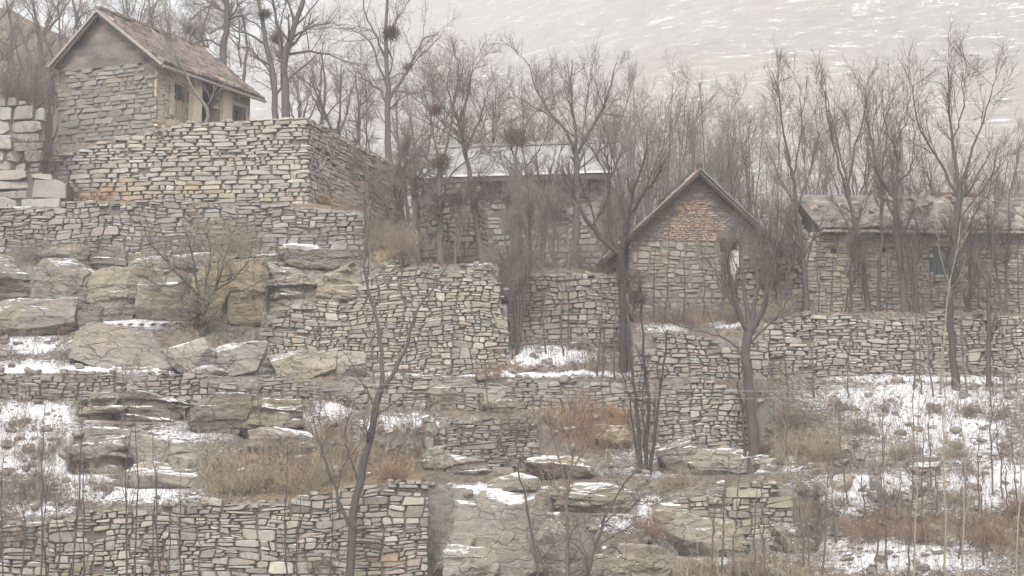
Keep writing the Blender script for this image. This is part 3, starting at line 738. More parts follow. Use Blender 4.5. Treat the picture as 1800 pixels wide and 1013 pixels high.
wall('M', 'tall coursed terrace wall of dressed stone under the upper left house', style='coursed', w=0.46, h=0.135, base=(.375, .347, .305), seed=12, batter=.05, var=.12, gap=.007, slump=.1, warp=.012, ragged=.06, stain=[(.0, .30, 0, .25, (.34, .275, .205)), (.32, .58, 0, .10, (.35, .305, .245)), (.56, .72, 0, .15, (.35, .285, .21))], thick=.7)
wall('P', 'bulging pale stone corner wall with a dark slot, below the house with the pale roof', style='coursed', w=0.40, h=0.21, base=(.33, .31, .27), seed=13, gap=.014)
# stepped platform at the left edge
sp = empty('stepped_platform', tuple(at(0, 350, 62.9)))
tag(sp, 'stepped platform of big pale stone blocks with snowy ledges at the left edge', 'stone platform')
for k, w_, h_, sd_ in (('N1', 0.75, 0.42, 21), ('N2', 1.3, 0.5, 22), ('N3', 1.6, 0.45, 23)):
    mb, B = wall_mesh(WALLS[k], style='coursed', w=w_, h=h_, base=(.38, .36, .325), seed=sd_, batter=.03, var=.08, ragged=.05, gap=.012, thick=1.2, depthv=.1, slump=0)
    o = mb.build('tier', M_STONE, loc=tuple(B[0])); o.parent = sp; o.location = tuple(Vector(B[0]) - sp.location)

# ------------------------------------------------------------------ rocks
def cube_sphere(n=18):
    V = []; Q = []; g = np.linspace(-1, 1, n + 1); k = 0
    for ax in range(3):
        for sg in (-1, 1):
            a, b = np.meshgrid(g, g, indexing='ij'); c = np.full_like(a, sg)
            arr = [None] * 3; arr[ax] = c; arr[(ax + 1) % 3] = a * sg; arr[(ax + 2) % 3] = b
            V.append(np.stack(arr, -1).reshape(-1, 3)); id_ = np.arange((n + 1) ** 2).reshape(n + 1, n + 1) + k; k += (n + 1) ** 2
            Q.append(np.stack([id_[:-1, :-1], id_[1:, :-1], id_[1:, 1:], id_[:-1, 1:]], -1).reshape(-1, 4))
    return np.concatenate(V), np.concatenate(Q)
CSV, CSQ = cube_sphere(26)
def rock(px0, px1, py0, py1, Y=None, label='', seed=0, base=(.30, .27, .225), lean=0.0, planes=16, flat=0.0, dep=None, slope=0.0, layer=0.035, name='boulder', rough=0.05, sq=9):
    r = np.random.default_rng(seed + 500)
    if Y is None: Y = float(depth((px0 + px1) / 2, py1 - 4)) - 0.05
    a = at(px0, py1, Y); b = at(px1, py0, Y); W = b[0] - a[0]; H = b[2] - a[2]
    dpt = dep or min(max(W * 0.55, 0.7), 2.2)
    c = np.array([(a[0] + b[0]) / 2, Y + dpt / 2, (a[2] + b[2]) / 2 - 0.1]); H += 0.25
    V = CSV.copy(); e = sq; V /= (np.abs(V) ** e).sum(1)[:, None] ** (1 / e)
    for i in range(planes):
        n = r.normal(size=3); n /= np.linalg.norm(n); n[1] = -abs(n[1]) if r.random() < .7 else n[1]
        o = r.uniform(0.72, 1.0); t = V @ n - o; V -= np.where(t > 0, t, 0)[:, None] * n
    if flat:
        V[:, 2] = np.minimum(V[:, 2], 1 - flat * 0.2 + slope * V[:, 0] * 0.5)
    V = V / np.abs(V).max(0)
    P = V * np.array([W / 2, dpt / 2, H / 2])
    P[:, 0] += lean * P[:, 2]
    P[:, 2] += slope * P[:, 0]
    Wd = P + c
    nrm = V * np.array([.7, 1, .7]); nrm /= np.linalg.norm(nrm, axis=1)[:, None] + 1e-9
    n1 = fbm(Wd * 1.1 + seed, 4, .55); n2 = fbm(Wd * np.array([1.2, 1.2, 6]) + seed, 3); n3 = fbm(Wd * 6 + seed, 2)
    q = np.floor(n1 * 4) / 4
    Wd = Wd + nrm * ((n1 * .3 + q * .7) * 0.13 * min(1, W / 2) + n2 * layer * 2 + n3 * rough * .4)[:, None]
    hr = np.random.default_rng(seed + 9).normal(0, 1, 400); wz_ = fbm(Wd * .9 + seed * 3, 3)
    ly = np.floor((Wd[:, 2] + .12 * wz_ + .08 * Wd[:, 0] * (1 if seed % 2 else -1)) / .23).astype(int) % 200; lx = (np.floor((Wd[:, 0] + .35 * wz_) / .75).astype(int) % 200) + 200
    Wd = Wd + nrm * np.array([1, 1, .15]) * ((hr[ly] * layer + hr[lx] * .03))[:, None]
    me = make_mesh(name, Wd - c, [CSQ], M_ROCK, np.tile(np.array(base) * (.84, .83, .81), (len(P), 1)), False)
    o = link(name, me, loc=tuple(c)); tag(o, label, 'rock')
    return o
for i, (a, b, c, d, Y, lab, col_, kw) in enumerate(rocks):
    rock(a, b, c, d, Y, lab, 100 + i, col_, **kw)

# ------------------------------------------------------------------ loose rubble on the ground
def rubble():
    mbV, mbQ, mbC = [], [], []; n0 = 0
    base, bq = box_arr((0, 0, 0), (2, 2, 2))
    V8 = CSV[:0]
    cv, cq = cube_sphere(2)
    cv = cv / (np.abs(cv) ** 4).sum(1)[:, None] ** .25
    r = np.random.default_rng(5); cnt = 0
    while cnt < 1500:
        px = r.uniform(-60, 1860); py = r.uniform(420, 1060)
        j = int((GY[0] - py) / 3); i = int((px - GX[0]) / 3)
        if WB[i, j] > 0.4 and r.random() < .8: continue
        cr = np.interp(px, CREST[:, 0], CREST[:, 1])
        if py < cr + 2: continue
        p = ground(px, py); p[2] = drop(p[0], p[1]) if abs(drop(p[0], p[1]) - p[2]) < 0.8 else p[2]
        s_ = 0.03 + 0.12 * r.random() ** 3
        S = np.array([s_ * r.uniform(.8, 1.6), s_ * r.uniform(.8, 1.4), s_ * r.uniform(.4, .9)])
        a = r.uniform(0, 6.28); ti = r.normal(0, .3, 2)
        M = np.array(Matrix.Rotation(a, 3, 'Z') @ Matrix.Rotation(ti[0], 3, 'X') @ Matrix.Rotation(ti[1], 3, 'Y'))
        v = (cv * S * (1 + r.normal(0, .09, cv.shape))) @ M.T + p + np.array([0, 0, S[2] * .4])
        mbV.append(v); mbQ.append(cq + n0); k = r.uniform(.65, 1.3); mbC.append(np.tile(np.array((.235, .215, .185)) * k, (len(v), 1))); n0 += len(v); cnt += 1
    me = make_mesh('rubble', np.concatenate(mbV), [np.concatenate(mbQ)], M_STONE, np.concatenate(mbC))
    tag(link('rubble', me), 'loose stones and rubble scattered over the snowy terraces', 'rubble', kind='stuff')
rubble()

# ------------------------------------------------------------------ houses
def plane_pf(P0, ud, nd):
    P0 = np.array(P0, float); ud = np.array(ud, float); nd = np.array(nd, float)
    def f(u, z, d):
        u = np.asarray(u, float)[:, None]; d = np.asarray(d, float)[:, None]
        V = P0[None] + ud[None] * u + nd[None] * d; V[:, 2] = z
        return V
    return f
def masonry(mb, pf, L_, zb, ztf, style, w, h, base, seed, holes=(), var=.14, gap=.012, colf2=None, core=(.19, .165, .135), depthv=.022, thick=.4, zmax=None):
    """facing stones plus a slab core with real openings"""
    rnd = random.Random(seed); zm = zmax or max(ztf(u) for u in np.linspace(0, L_, 30))
    cells = cells_coursed(0, L_, zb, zm, w, h, rnd) if style == 'coursed' else cells_broken(0, L_, zb, zm, w, h, rnd, .35)
    def keepf(u, z):
        if u < 0.01 or u > L_ - .01 or z > ztf(u) - .02: return 0
        for (a, b, c, d) in holes:
            if a - .03 < u < b + .03 and c - .03 < z < d + .03: return 0
        return 1
    def colf(u, z):
        c = tone(rnd, base, var, .022)
        return colf2(u, z, c, rnd) if colf2 else c
    A, C, Q, T = stones(cells, keepf, colf, rnd, gap, depthv, back=.08)
    if len(A):
        A[:, 0] = np.clip(A[:, 0], -0.02, L_ + .02)
        mb.add(pf(A[:, 0], A[:, 1], A[:, 2]), Q, T); mb.C[-1] = C
    us = sorted({0, L_, *np.linspace(0, L_, 13)[1:-1], *[x for hh in holes for x in hh[:2]]}); 
    zs = sorted({zb, *[x for hh in holes for x in hh[2:]]})
    for i in range(len(us) - 1):
        a, b = us[i], us[i + 1]
        col_z = zs + [None]
        for j in range(len(zs)):
            c = zs[j]; da = zs[j + 1] if j + 1 < len(zs) else None
            um = (a + b) / 2; zc = (c + (da if da is not None else ztf(um))) / 2
            if any(h_[0] < um < h_[1] and h_[2] < zc < h_[3] for h_ in holes): continue
            ta = min(da, ztf(a)) if da is not None else ztf(a); tb = min(da, ztf(b)) if da is not None else ztf(b)
            if ta <= c and tb <= c: continue
            ta, tb = max(ta, c), max(tb, c)
            for d, flip in ((-.03, False), (-thick, True)):
                V = pf(np.array([a, b, b, a]), np.array([c, c, tb, ta]), np.full(4, d)); mb.add(V, [(0, 1, 2, 3)], col=core)
    for (a, b, c, d) in holes:   # reveals
        for (u0, z0, u1, z1) in ((a, c, b, c), (b, c, b, d), (b, d, a, d), (a, d, a, c)):
            V = pf(np.array([u0, u1, u1, u0]), np.array([z0, z1, z1, z0]), np.array([-.03, -.03, -thick, -thick])); mb.add(V, [(0, 1, 2, 3)], col=tuple(x * 1.3 for x in core))
def pbox(pf, u0, u1, z0, z1, d0, d1):
    u = np.array([u0, u1, u1, u0, u0, u1, u1, u0]); z = np.array([z0, z0, z1, z1] * 2); d = np.array([d0] * 4 + [d1] * 4)
    return pf(u, z, d), [(0, 1, 2, 3), (4, 7, 6, 5), (0, 4, 5, 1), (1, 5, 6, 2), (2, 6, 7, 3), (3, 7, 4, 0)]
M_TILE = stone_mat('roof_tile', snow=None, bumpd=.01); M_WOOD = plain('old_timber', (.20, .165, .13), var=.4, scale=20, bump=.01)
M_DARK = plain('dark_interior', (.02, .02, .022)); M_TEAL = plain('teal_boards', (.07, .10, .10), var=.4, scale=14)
M_PLAST = stone_mat('mud_plaster', snow=None, bumpd=.03)
M_SHEET = plain('cement_sheet', (.26, .26, .255), rough=.6, var=.14, scale=1.2, bump=.02)
M_SNOW = plain('snow_edge', (.8, .81, .83), var=.05)
def tiled_roof(A, Bv, Cc, Dd, mat_name, parent, base, seed, amp=.03, per=.24, rows=13, sag=.06, snowf=0.0, thick=.07, rot=0.0, loc=None, name='roof', ragged=0.0, nu=None):
    """A,B = eave ends; D,C = ridge ends. tiles run up the slope"""
    A, Bv, Cc, Dd = (np.array(v, float) for v in (A, Bv, Cc, Dd)); r = np.random.default_rng(seed)
    Ln = np.linalg.norm(Bv - A); nu = nu or int(Ln / (per / 5)); nv = rows * 4
    u = np.linspace(0, 1, nu + 1); v = np.linspace(0, 1, nv + 1); U, Vv = np.meshgrid(u, v, indexing='ij')
    P = (A * (1 - U)[..., None] + Bv * U[..., None]) * (1 - Vv)[..., None] + (Dd * (1 - U)[..., None] + Cc * U[..., None]) * Vv[..., None]
    n = np.cross(Bv - A, Dd - A); n /= np.linalg.norm(n); n = n if n[2] > 0 else -n
    col_i = np.floor(U * Ln / per).astype(int); row_i = np.minimum(np.floor(Vv * rows - 1e-6), rows - 1).astype(int)
    jt = r.normal(0, 1, (col_i.max() + 2, rows + 1))
    wave = np.abs(np.sin(U * Ln / per * math.pi)) ** .8 * amp
    saw = (1 - (Vv * rows - np.floor(Vv * rows - 1e-6))) * amp * .9
    H = wave + saw + jt[col_i, row_i] * amp * .28 - sag * np.sin(math.pi * U) * np.sin(math.pi * Vv) + fbm(P * .8 + seed, 3) * sag
    P = P + n * H[..., None]
    if ragged:
        d_ = (Dd - A) / np.linalg.norm(Dd - A); P[:, 0] += d_ * (r.random(nu + 1) * ragged)[:, None]
    k = 1 + jt[col_i, row_i] * .24 + fbm(P * 1.5, 3) * .3
    C = np.array(base) * np.clip(k, .4, 1.8)[..., None]
    C[..., 0] *= 1 + .07 * fbm(P * 2.5 + 40, 2)
    id_ = np.arange((nu + 1) * (nv + 1)).reshape(nu + 1, nv + 1)
    Q = np.stack([id_[:-1, :-1], id_[1:, :-1], id_[1:, 1:], id_[:-1, 1:]], -1).reshape(-1, 4)
    Pb = P[[0, -1]][:, [0, -1]] * 0
    Vall = P.reshape(-1, 3); N = len(Vall)
    under = Vall - n * thick - n * H.reshape(-1)[:, None] * .6
    # rim quads
    rim = []
    for e in (id_[:, 0], id_[:, -1][::-1], id_[0][::-1], id_[-1]):
        rim += [(e[i], e[i + 1], e[i + 1] + N, e[i] + N) for i in range(len(e) - 1)]
    V2 = np.concatenate([Vall, under]); C2 = np.concatenate([C.reshape(-1, 3), C.reshape(-1, 3) * .55])
    me = make_mesh(name, V2 - np.array(loc), [Q, Q[:, ::-1] + N, np.array(rim)], mat_name, C2, False)
    return link(name, me, parent)
def rel(mb, name, mat, e, smooth=False):
    o = mb.build(name, mat, loc=tuple(e.location), smooth=smooth); o.parent = e; o.location = (0, 0, 0); return o

# --- house 1, upper left
def house1():
    ap = at(181, 20, 70.0); ldir = np.array([.42, .907, 0]); g = np.array([.907, -.42, 0]); hL, hR = 1.95, 2.5; LN = 6.3; zb = 12.5
    sL, sR = .90, .78; zr = ap[2]; ev = zr - hR * sR; evl = zr - hL * sL; base0 = np.array([ap[0], ap[1], 0])
    e = empty('village_house', (base0[0], base0[1], zb)); tag(e, 'old stone and mud house with a red brown tiled roof, up on the left', 'house')
    Lc = base0 - g * hL; Rc = base0 + g * hR; W = hL + hR
    zt = lambda u: zr - .12 - (hL - u) * sL if u < hL else zr - .12 - (u - hL) * sR
    zst = at(200, 116, 69.9)[2]
    nd = -ldir; pf = plane_pf(Lc, g, nd)
    mb = MB()
    masonry(mb, pf, W, zb, lambda u: min(zt(u), zst + .12 * math.sin(u * 3)), 'coursed', .55, .18, (.27, .258, .232), 31, var=.09, gap=.006, depthv=.03)
    rel(mb, 'stone_wall', M_HOUSE, e)
    mb = MB(); n = 60; nz = 26; VV = []
    for k in range(nz):
        t = k / (nz - 1)
        for u in np.linspace(0, W, n):
            zlo = zst - .05; VV.append((u, zlo + (max(zt(u), zlo + .01) - zlo) * t, .0))
    VV = np.array(VV); VV[:, 2] = fbm(VV * 2.2 + 3, 4) * .05 + .02
    V = pf(VV[:, 0], VV[:, 1], VV[:, 2]); id_ = np.arange(n * nz).reshape(nz, n)
    Q = np.stack([id_[:-1, :-1], id_[:-1, 1:], id_[1:, 1:], id_[1:, :-1]], -1).reshape(-1, 4)
    C = np.array((.175, .155, .138)) * (1 + .5 * fbm(VV * np.array([.8, 6, 1]) + 5, 4) + .5 * fbm(VV * 1.7, 3))[:, None]
    mk = np.exp(-(((VV[:, 0] - hL - .1) / .16) ** 2 + ((VV[:, 1] - (zr - .62)) / .14) ** 2)); C = C * (1 - mk[:, None] * .8) + np.array((.34, .22, .18)) * mk[:, None] * .8
    mb.add(V, Q); mb.C[-1] = C
    rel(mb, 'gable', M_PLAST, e)
    pf2 = plane_pf(Rc, ldir, g)
    def ux(px):   # distance along the facade of a photo column
        us = np.linspace(-1, 12, 400); P = Rc[None] + ldir[None] * us[:, None]; P[:, 2] = 14; return float(np.interp(px, project(P)[0], us))
    def zf(px, py): u = ux(px); return float(at(px, py, Rc[1] + ldir[1] * u)[2])
    W1 = (ux(303), ux(329), zf(316, 208), zf(316, 147)); DR = (ux(347), ux(383), zb, zf(365, 140)); W2 = (ux(402), ux(429), zf(415, 214), zf(415, 187))
    holes = [W1, DR, W2]
    mb = MB(); masonry(mb, pf2, LN, zb, lambda u: ev + .05, 'rubble', .34, .2, (.66, .56, .43), 33, holes, var=.07, gap=.004, depthv=.015, core=(.36, .29, .2))
    rel(mb, 'front_wall', M_PLAST, e)
    mb = MB(); far = base0 + ldir * LN
    a, b = Rc + ldir * LN, Lc + ldir * LN
    mb.quad((a[0], a[1], zb), (b[0], b[1], zb), (b[0], b[1], evl), (a[0], a[1], ev), (.25, .23, .2)); mb.quad((b[0], b[1], zb), (Lc[0], Lc[1], zb), (Lc[0], Lc[1], evl), (b[0], b[1], evl), (.25, .23, .2))
    mb.add([(a[0], a[1], ev), (b[0], b[1], evl), (far[0], far[1], zr - .1)], T=[(0, 1, 2)], col=(.22, .2, .17))
    rel(mb, 'rear_wall', M_PLAST, e)
    for (a, b, c, d) in (W1, W2):
        mb = MB()
        for q in ((a - .22, a - .01, c, d + .14), (b + .01, b + .16, c, d + .14), (a, b, d + .01, d + .14)):
            V, Q = pbox(pf2, *q, .03, .08); mb.add(V, Q, col=(.55, .50, .42))
        rel(mb, 'window_surround', M_PLAST, e)
    for (a, b, c, d), mt in ((W1, M_TEAL), (W2, M_DARK)):
        mb = MB(); V, Q = pbox(pf2, a, b, c, d, -.36, -.3); mb.add(V, Q); wn = rel(mb, 'window', mt, e)
        mb = MB()
        for (p0, p1, q0, q1) in ((a, b, d - .07, d), (a, b, c, c + .07), (a, a + .07, c + .07, d - .07), (b - .07, b, c + .07, d - .07), ((a + b) / 2 - .03, (a + b) / 2 + .03, c + .07, d - .07)):
            V, Q = pbox(pf2, p0, p1, q0, q1, -.28, -.14); mb.add(V, Q)
        fr = mb.build('frame', M_WOOD, loc=tuple(e.location)); fr.parent = wn; fr.location = (0, 0, 0)
    mb = MB(); a, b, c, d = W1
    for k in range(5):
        V, Q = pbox(pf2, a + (b - a) * k / 5 + .01, a + (b - a) * (k + 1) / 5 - .01, c, c + (d - c) * (.5 + .04 * (k % 2)), -.13, -.1); mb.add(V, Q)
    rel(mb, 'window_boards', plain('pale_boards', (.40, .32, .22), var=.3, scale=12), e)
    mb = MB(); V, Q = pbox(pf2, DR[0], DR[1], zb, DR[3], -1.2, -1.1); mb.add(V, Q); rel(mb, 'door', plain('grey_door', (.09, .10, .115), var=.3), e)
    for u0, u1 in ((ux(334), ux(347) - .01), (ux(384), ux(400))):
        mb = MB(); V, Q = pbox(pf2, u0, u1, zb, ev - .05, .04, .2); mb.add(V, Q, col=(.62, .54, .42)); rel(mb, 'pillar', M_PLAST, e)
    mb = MB(); V, Q = pbox(pf2, ux(345), ux(384), zf(365, 143), zf(365, 143) + .07, .0, .14); mb.add(V, Q); rel(mb, 'lintel', M_WOOD, e)
    oh = .35; oL, oR = .22, .5
    def rp(side, along, z_off=0): return base0 + g * side + ldir * along + np.array([0, 0, zr - (side * sR if side > 0 else -side * sL) + z_off])
    loc = tuple(e.location); EL, ER = -hL - oL, hR + oR
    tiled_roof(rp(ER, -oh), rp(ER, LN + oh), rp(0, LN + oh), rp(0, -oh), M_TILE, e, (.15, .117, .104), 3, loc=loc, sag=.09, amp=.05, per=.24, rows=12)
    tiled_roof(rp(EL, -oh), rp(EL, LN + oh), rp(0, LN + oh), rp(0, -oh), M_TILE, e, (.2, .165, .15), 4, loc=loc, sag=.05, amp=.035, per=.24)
    mb = MB(); nseg = 22
    for k in range(nseg):
        a = rp(0, -oh + (LN + 2 * oh) * k / nseg, .06); b = rp(0, -oh + (LN + 2 * oh) * (k + 1) / nseg, .06); c = (a + b) / 2
        mb.box(c, (np.linalg.norm(b - a) * .94, .2, .1 + .03 * math.sin(k * 2.3)), X=ldir, Yv=g, col=(.2, .17, .15))
    rel(mb, 'ridge', M_TILE, e)
    mb = MB()
    for E in (EL, ER):
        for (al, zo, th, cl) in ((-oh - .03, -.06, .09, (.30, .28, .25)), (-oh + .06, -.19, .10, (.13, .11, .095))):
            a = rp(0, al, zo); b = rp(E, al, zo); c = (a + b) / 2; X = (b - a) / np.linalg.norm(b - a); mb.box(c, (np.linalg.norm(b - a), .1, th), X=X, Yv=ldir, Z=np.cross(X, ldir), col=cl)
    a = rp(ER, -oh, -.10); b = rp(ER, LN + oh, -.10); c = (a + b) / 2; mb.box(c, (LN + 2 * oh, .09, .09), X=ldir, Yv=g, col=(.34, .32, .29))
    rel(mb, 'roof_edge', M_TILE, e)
house1()

# --- house 2, brick patched gable
def house2():
    Yd = 63.6; ap = at(1226, 303, Yd); zr = ap[2]; th = R(5); g = np.array([math.cos(th), math.sin(th), 0]); ldir = np.array([-math.sin(th), math.cos(th), 0])
    base0 = np.array([ap[0], ap[1], 0]); hw = 2.35; ovs = .62; slope = .93; zb = 5.6; ev = zr - hw * slope; LN = 7.5
    e = empty('village_house', (ap[0], ap[1], zb)); tag(e, 'stone gabled house with an orange brick patch under its peak', 'house')
    Lc = base0 - g * hw; nd = -ldir; pf = plane_pf(Lc, g, nd)
    zt = lambda u: zr - .12 - abs(u - hw) * slope
    zbr = at(1200, 424, Yd)[2]; ztp = at(1200, 340, Yd)[2]
    hol = [(hw + .75, hw + 1.35, at(0, 444, Yd)[2], at(0, 420, Yd)[2])]
    mb = MB(); masonry(mb, pf, 2 * hw, zb, lambda u: min(zt(u), zbr), 'rubble', .36, .19, (.31, .275, .23), 41, hol, var=.14, gap=.01)
    rel(mb, 'stone_wall', M_HOUSE, e)
    def br(u, z, c, rnd):
        t = (z - zbr) / (ztp - zbr); m = abs(u - hw + .1) < 1.2 - t * .85 + .12 * math.sin(z * 9)
        if m and t < .85: k = rnd.uniform(.75, 1.2); return (.335 * k, .245 * k, .195 * k)
        k = rnd.uniform(.7, 1.15); return (.235 * k, .20 * k, .185 * k)
    mb = MB(); masonry(mb, pf, 2 * hw, zbr, lambda u: zt(u) - .02, 'coursed', .26, .072, (.2, .16, .15), 42, var=.1, gap=.006, colf2=br, core=(.2, .16, .14), depthv=.012)
    rel(mb, 'brick_gable', M_HOUSE, e)
    # long side walls
    mb = MB()
    for s_ in (-1, 1):
        p = base0 + g * hw * s_; pfs = plane_pf(p, ldir, g * s_); masonry(mb, pfs, LN, zb, lambda u: ev, 'rubble', .45, .22, (.27, .24, .2), 44 + s_, var=.12)
    a, b = base0 - g * hw + ldir * LN, base0 + g * hw + ldir * LN
    mb.quad((a[0], a[1], zb), (b[0], b[1], zb), (b[0], b[1], ev), (a[0], a[1], ev), (.25, .22, .18)); c = base0 + ldir * LN; mb.add([(a[0], a[1], ev), (b[0], b[1], ev), (c[0], c[1], zr - .1)], T=[(0, 1, 2)], col=(.22, .2, .17))
    rel(mb, 'side_wall', M_HOUSE, e)
    # opening with lintel, whitewashed door leaf
    a, b, c, d = hol[0]; mb = MB(); V, Q = pbox(pf, a, b, c, d, -.36, -.3); mb.add(V, Q); rel(mb, 'window', M_DARK, e)
    mb = MB(); V, Q = pbox(pf, a - .1, b + .1, d + .01, d + .09, -.05, .1); mb.add(V, Q); rel(mb, 'lintel', M_WOOD, e)
    mb = MB(); V, Q = pbox(pf, hw + .98, hw + 1.36, at(0, 492, Yd)[2], at(0, 440, Yd)[2], .0, .075); mb.add(V, Q); rel(mb, 'whitewashed_panel', plain('whitewash', (.62, .61, .58), var=.25, scale=9), e)
    mb = MB(); V, Q = pbox(pf, hw - .95, hw - .55, at(0, 556, Yd)[2], at(0, 533, Yd)[2], .0, .07); mb.add(V, Q); rel(mb, 'vent', plain('grey_board', (.4, .4, .4), var=.2), e)
    mb = MB(); V, Q = pbox(pf, hw - 1.05, hw - .35, at(0, 532, Yd)[2], at(0, 526, Yd)[2], .0, .09); mb.add(V, Q); rel(mb, 'sill', M_WOOD, e)
    oh = .5
    def rp(side, along, zo=0): return base0 + g * side + ldir * along + np.array([0, 0, zr - abs(side) * slope + zo])
    loc = tuple(e.location)
    for s_ in (-1, 1):
        ov = ovs + (.32 if s_ < 0 else 0); tiled_roof(rp(s_ * (hw + ov), -oh), rp(s_ * (hw + ov), LN), rp(0, LN), rp(0, -oh), M_TILE, e, (.22, .18, .165), 5 + s_, loc=loc, amp=.045, per=.26)
    mb = MB()
    for s_ in (-1, 1):
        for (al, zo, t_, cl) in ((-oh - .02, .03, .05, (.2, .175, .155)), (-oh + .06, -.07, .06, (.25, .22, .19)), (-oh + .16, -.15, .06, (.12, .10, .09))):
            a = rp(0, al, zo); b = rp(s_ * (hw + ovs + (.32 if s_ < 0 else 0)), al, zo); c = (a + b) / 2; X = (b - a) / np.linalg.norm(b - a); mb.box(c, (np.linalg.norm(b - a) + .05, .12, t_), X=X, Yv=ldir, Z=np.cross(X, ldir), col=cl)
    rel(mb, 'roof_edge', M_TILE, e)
    mb = MB(); mb.box(rp(0, -oh + .1, .1), (.17, .3, .18), col=(.07, .06, .06)); mb.box(rp(0, LN / 2, .08), (.24, LN, .14), X=g, Yv=ldir, col=(.16, .14, .13)); rel(mb, 'ridge_cap', M_TILE, e)
house2()

# --- house 3, long house at right
def house3():
    Yd = 63.0; L0 = at(1418, 555, Yd); R0 = at(2080, 555, Yd + .6); zb = 5.7; ev = at(1600, 410, Yd)[2]
    g = R0 - L0; g[2] = 0; LN = float(np.linalg.norm(g)); g /= LN; ldir = np.array([-g[1], g[0], 0]); P0 = np.array([L0[0], L0[1], 0])
    e = empty('village_house', (L0[0], L0[1], zb)); tag(e, 'long low stone house with a collapsed weedy roof and dark window at right', 'house')
    pf = plane_pf(P0, g, -ldir); ux = lambda px: (at(px, 480, Yd + .2)[0] - P0[0]) / g[0]; zy = lambda py: float(at(1600, py, Yd)[2])
    holes = [(ux(1634), ux(1677), zy(482), zy(432)), (ux(1460), ux(1470), zy(445), zy(437)), (ux(1549), ux(1560), zy(442), zy(433))]
    def cf(u, z, c, rnd):
        if u < .45: k = rnd.uniform(.8, 1.05); return (.36 * k, .335 * k, .29 * k)
        if 1.0 < u < 1.5: k = rnd.uniform(.85, 1.1); return (.345 * k, .30 * k, .235 * k)
        return c
    mb = MB(); masonry(mb, pf, LN, zb, lambda u: ev, 'rubble', .34, .15, (.32, .288, .242), 51, holes, var=.12, gap=.006, colf2=cf, depthv=.035)
    rel(mb, 'stone_wall', M_HOUSE, e)
    mb = MB()
    pfs = plane_pf(P0, ldir, -g); masonry(mb, pfs, 4.8, zb, lambda u: ev + (2.4 - abs(u - 2.4)) * .62, 'rubble', .36, .2, (.33, .3, .25), 52, var=.14)
    a = P0 + ldir * 4.8; b = a + g * LN; mb.quad((a[0], a[1], zb), (b[0], b[1], zb), (b[0], b[1], ev), (a[0], a[1], ev), (.25, .22, .18))
    rel(mb, 'side_wall', M_HOUSE, e)
    a, b, c, d = holes[0]
    mb = MB()
    for k in range(6):
        V, Q = pbox(pf, a + (b - a) * k / 6 + .01, a + (b - a) * (k + 1) / 6 - .01, c, d, -.2 - .02 * (k % 2), -.16 - .02 * (k % 2)); mb.add(V, Q)
    wn = rel(mb, 'window', M_TEAL, e)
    mb = MB(); V, Q = pbox(pf, a - .1, b + .1, d, d + .1, -.1, .05); mb.add(V, Q); rel(mb, 'lintel', M_WOOD, e)
    for h_ in holes[1:]:
        mb = MB(); V, Q = pbox(pf, h_[0], h_[1], h_[2], h_[3], -.38, -.34); mb.add(V, Q); rel(mb, 'beam_hole', M_DARK, e)
    # roof, rough with fallen tiles and weeds
    A = P0 - ldir * .35 + np.array([0, 0, ev + .1]) + g * .0; Bp = A + g * LN; rid = np.array([0, 0, 1.62])
    Dp = P0 + ldir * 2.4 + g * .1 + np.array([0, 0, ev]) + rid; Cp = Dp + g * LN; loc = tuple(e.location)
    tiled_roof(A + g * .45, Bp, Cp, Dp, M_TILE, e, (.19, .168, .148), 9, loc=loc, amp=.04, per=.26, rows=14, sag=.12, ragged=.18)
    A2 = P0 + ldir * 5.1 + np.array([0, 0, ev + .1]); tiled_roof(A2, A2 + g * LN, Cp, Dp, M_TILE, e, (.22, .19, .17), 10, loc=loc, amp=.05, per=.4, rows=8, sag=.1)
    mb = MB()
    n = 40
    for k in range(n):   # stone eave course, pale with snow
        u0 = .5 + (LN - .5) * k / n; u1 = .5 + (LN - .5) * (k + .96) / n
        V, Q = pbox(pf, u0, u1, ev - .0, ev + .075 + .02 * math.sin(k * 3.1), -.1, .36 + .04 * math.sin(k * 1.7)); mb.add(V, Q, col=(.36, .335, .3))
    rel(mb, 'eave', stone_mat('eave_stone', snow=(.5, .8, .8, .35, .5)), e)
    mb = MB(); r = random.Random(4)
    for k in range(46):
        u = r.uniform(.2, LN); t = r.uniform(.05, 1); p = (A * (1 - t) + Dp * t) + g * u; s_ = r.uniform(.08, .2)
        mb.box(p + np.array([0, 0, .08]), (s_ * 2, s_ * 1.3, s_ * .6), X=(math.cos(u), math.sin(u), .2), Yv=(-math.sin(u), math.cos(u), 0), Z=(-.2, 0, 1), col=tuple(x * r.uniform(.8, 1.6) for x in (.22, .2, .18)))
    tag(rel(mb, 'fallen_tiles', M_STONE, e), kind='stuff')
    mb = MB(); c = Dp + g * 5.6; mb.box(c + np.array([0, 0, .1]), (1.4, .3, .12), X=g, Yv=ldir, col=(.12, .08, .075)); c = Dp + g * (LN / 2); mb.box(c + np.array([0, 0, -.02]), (LN, .22, .14), X=g, Yv=ldir, col=(.25, .22, .2)); rel(mb, 'ridge', M_TILE, e)
house3()

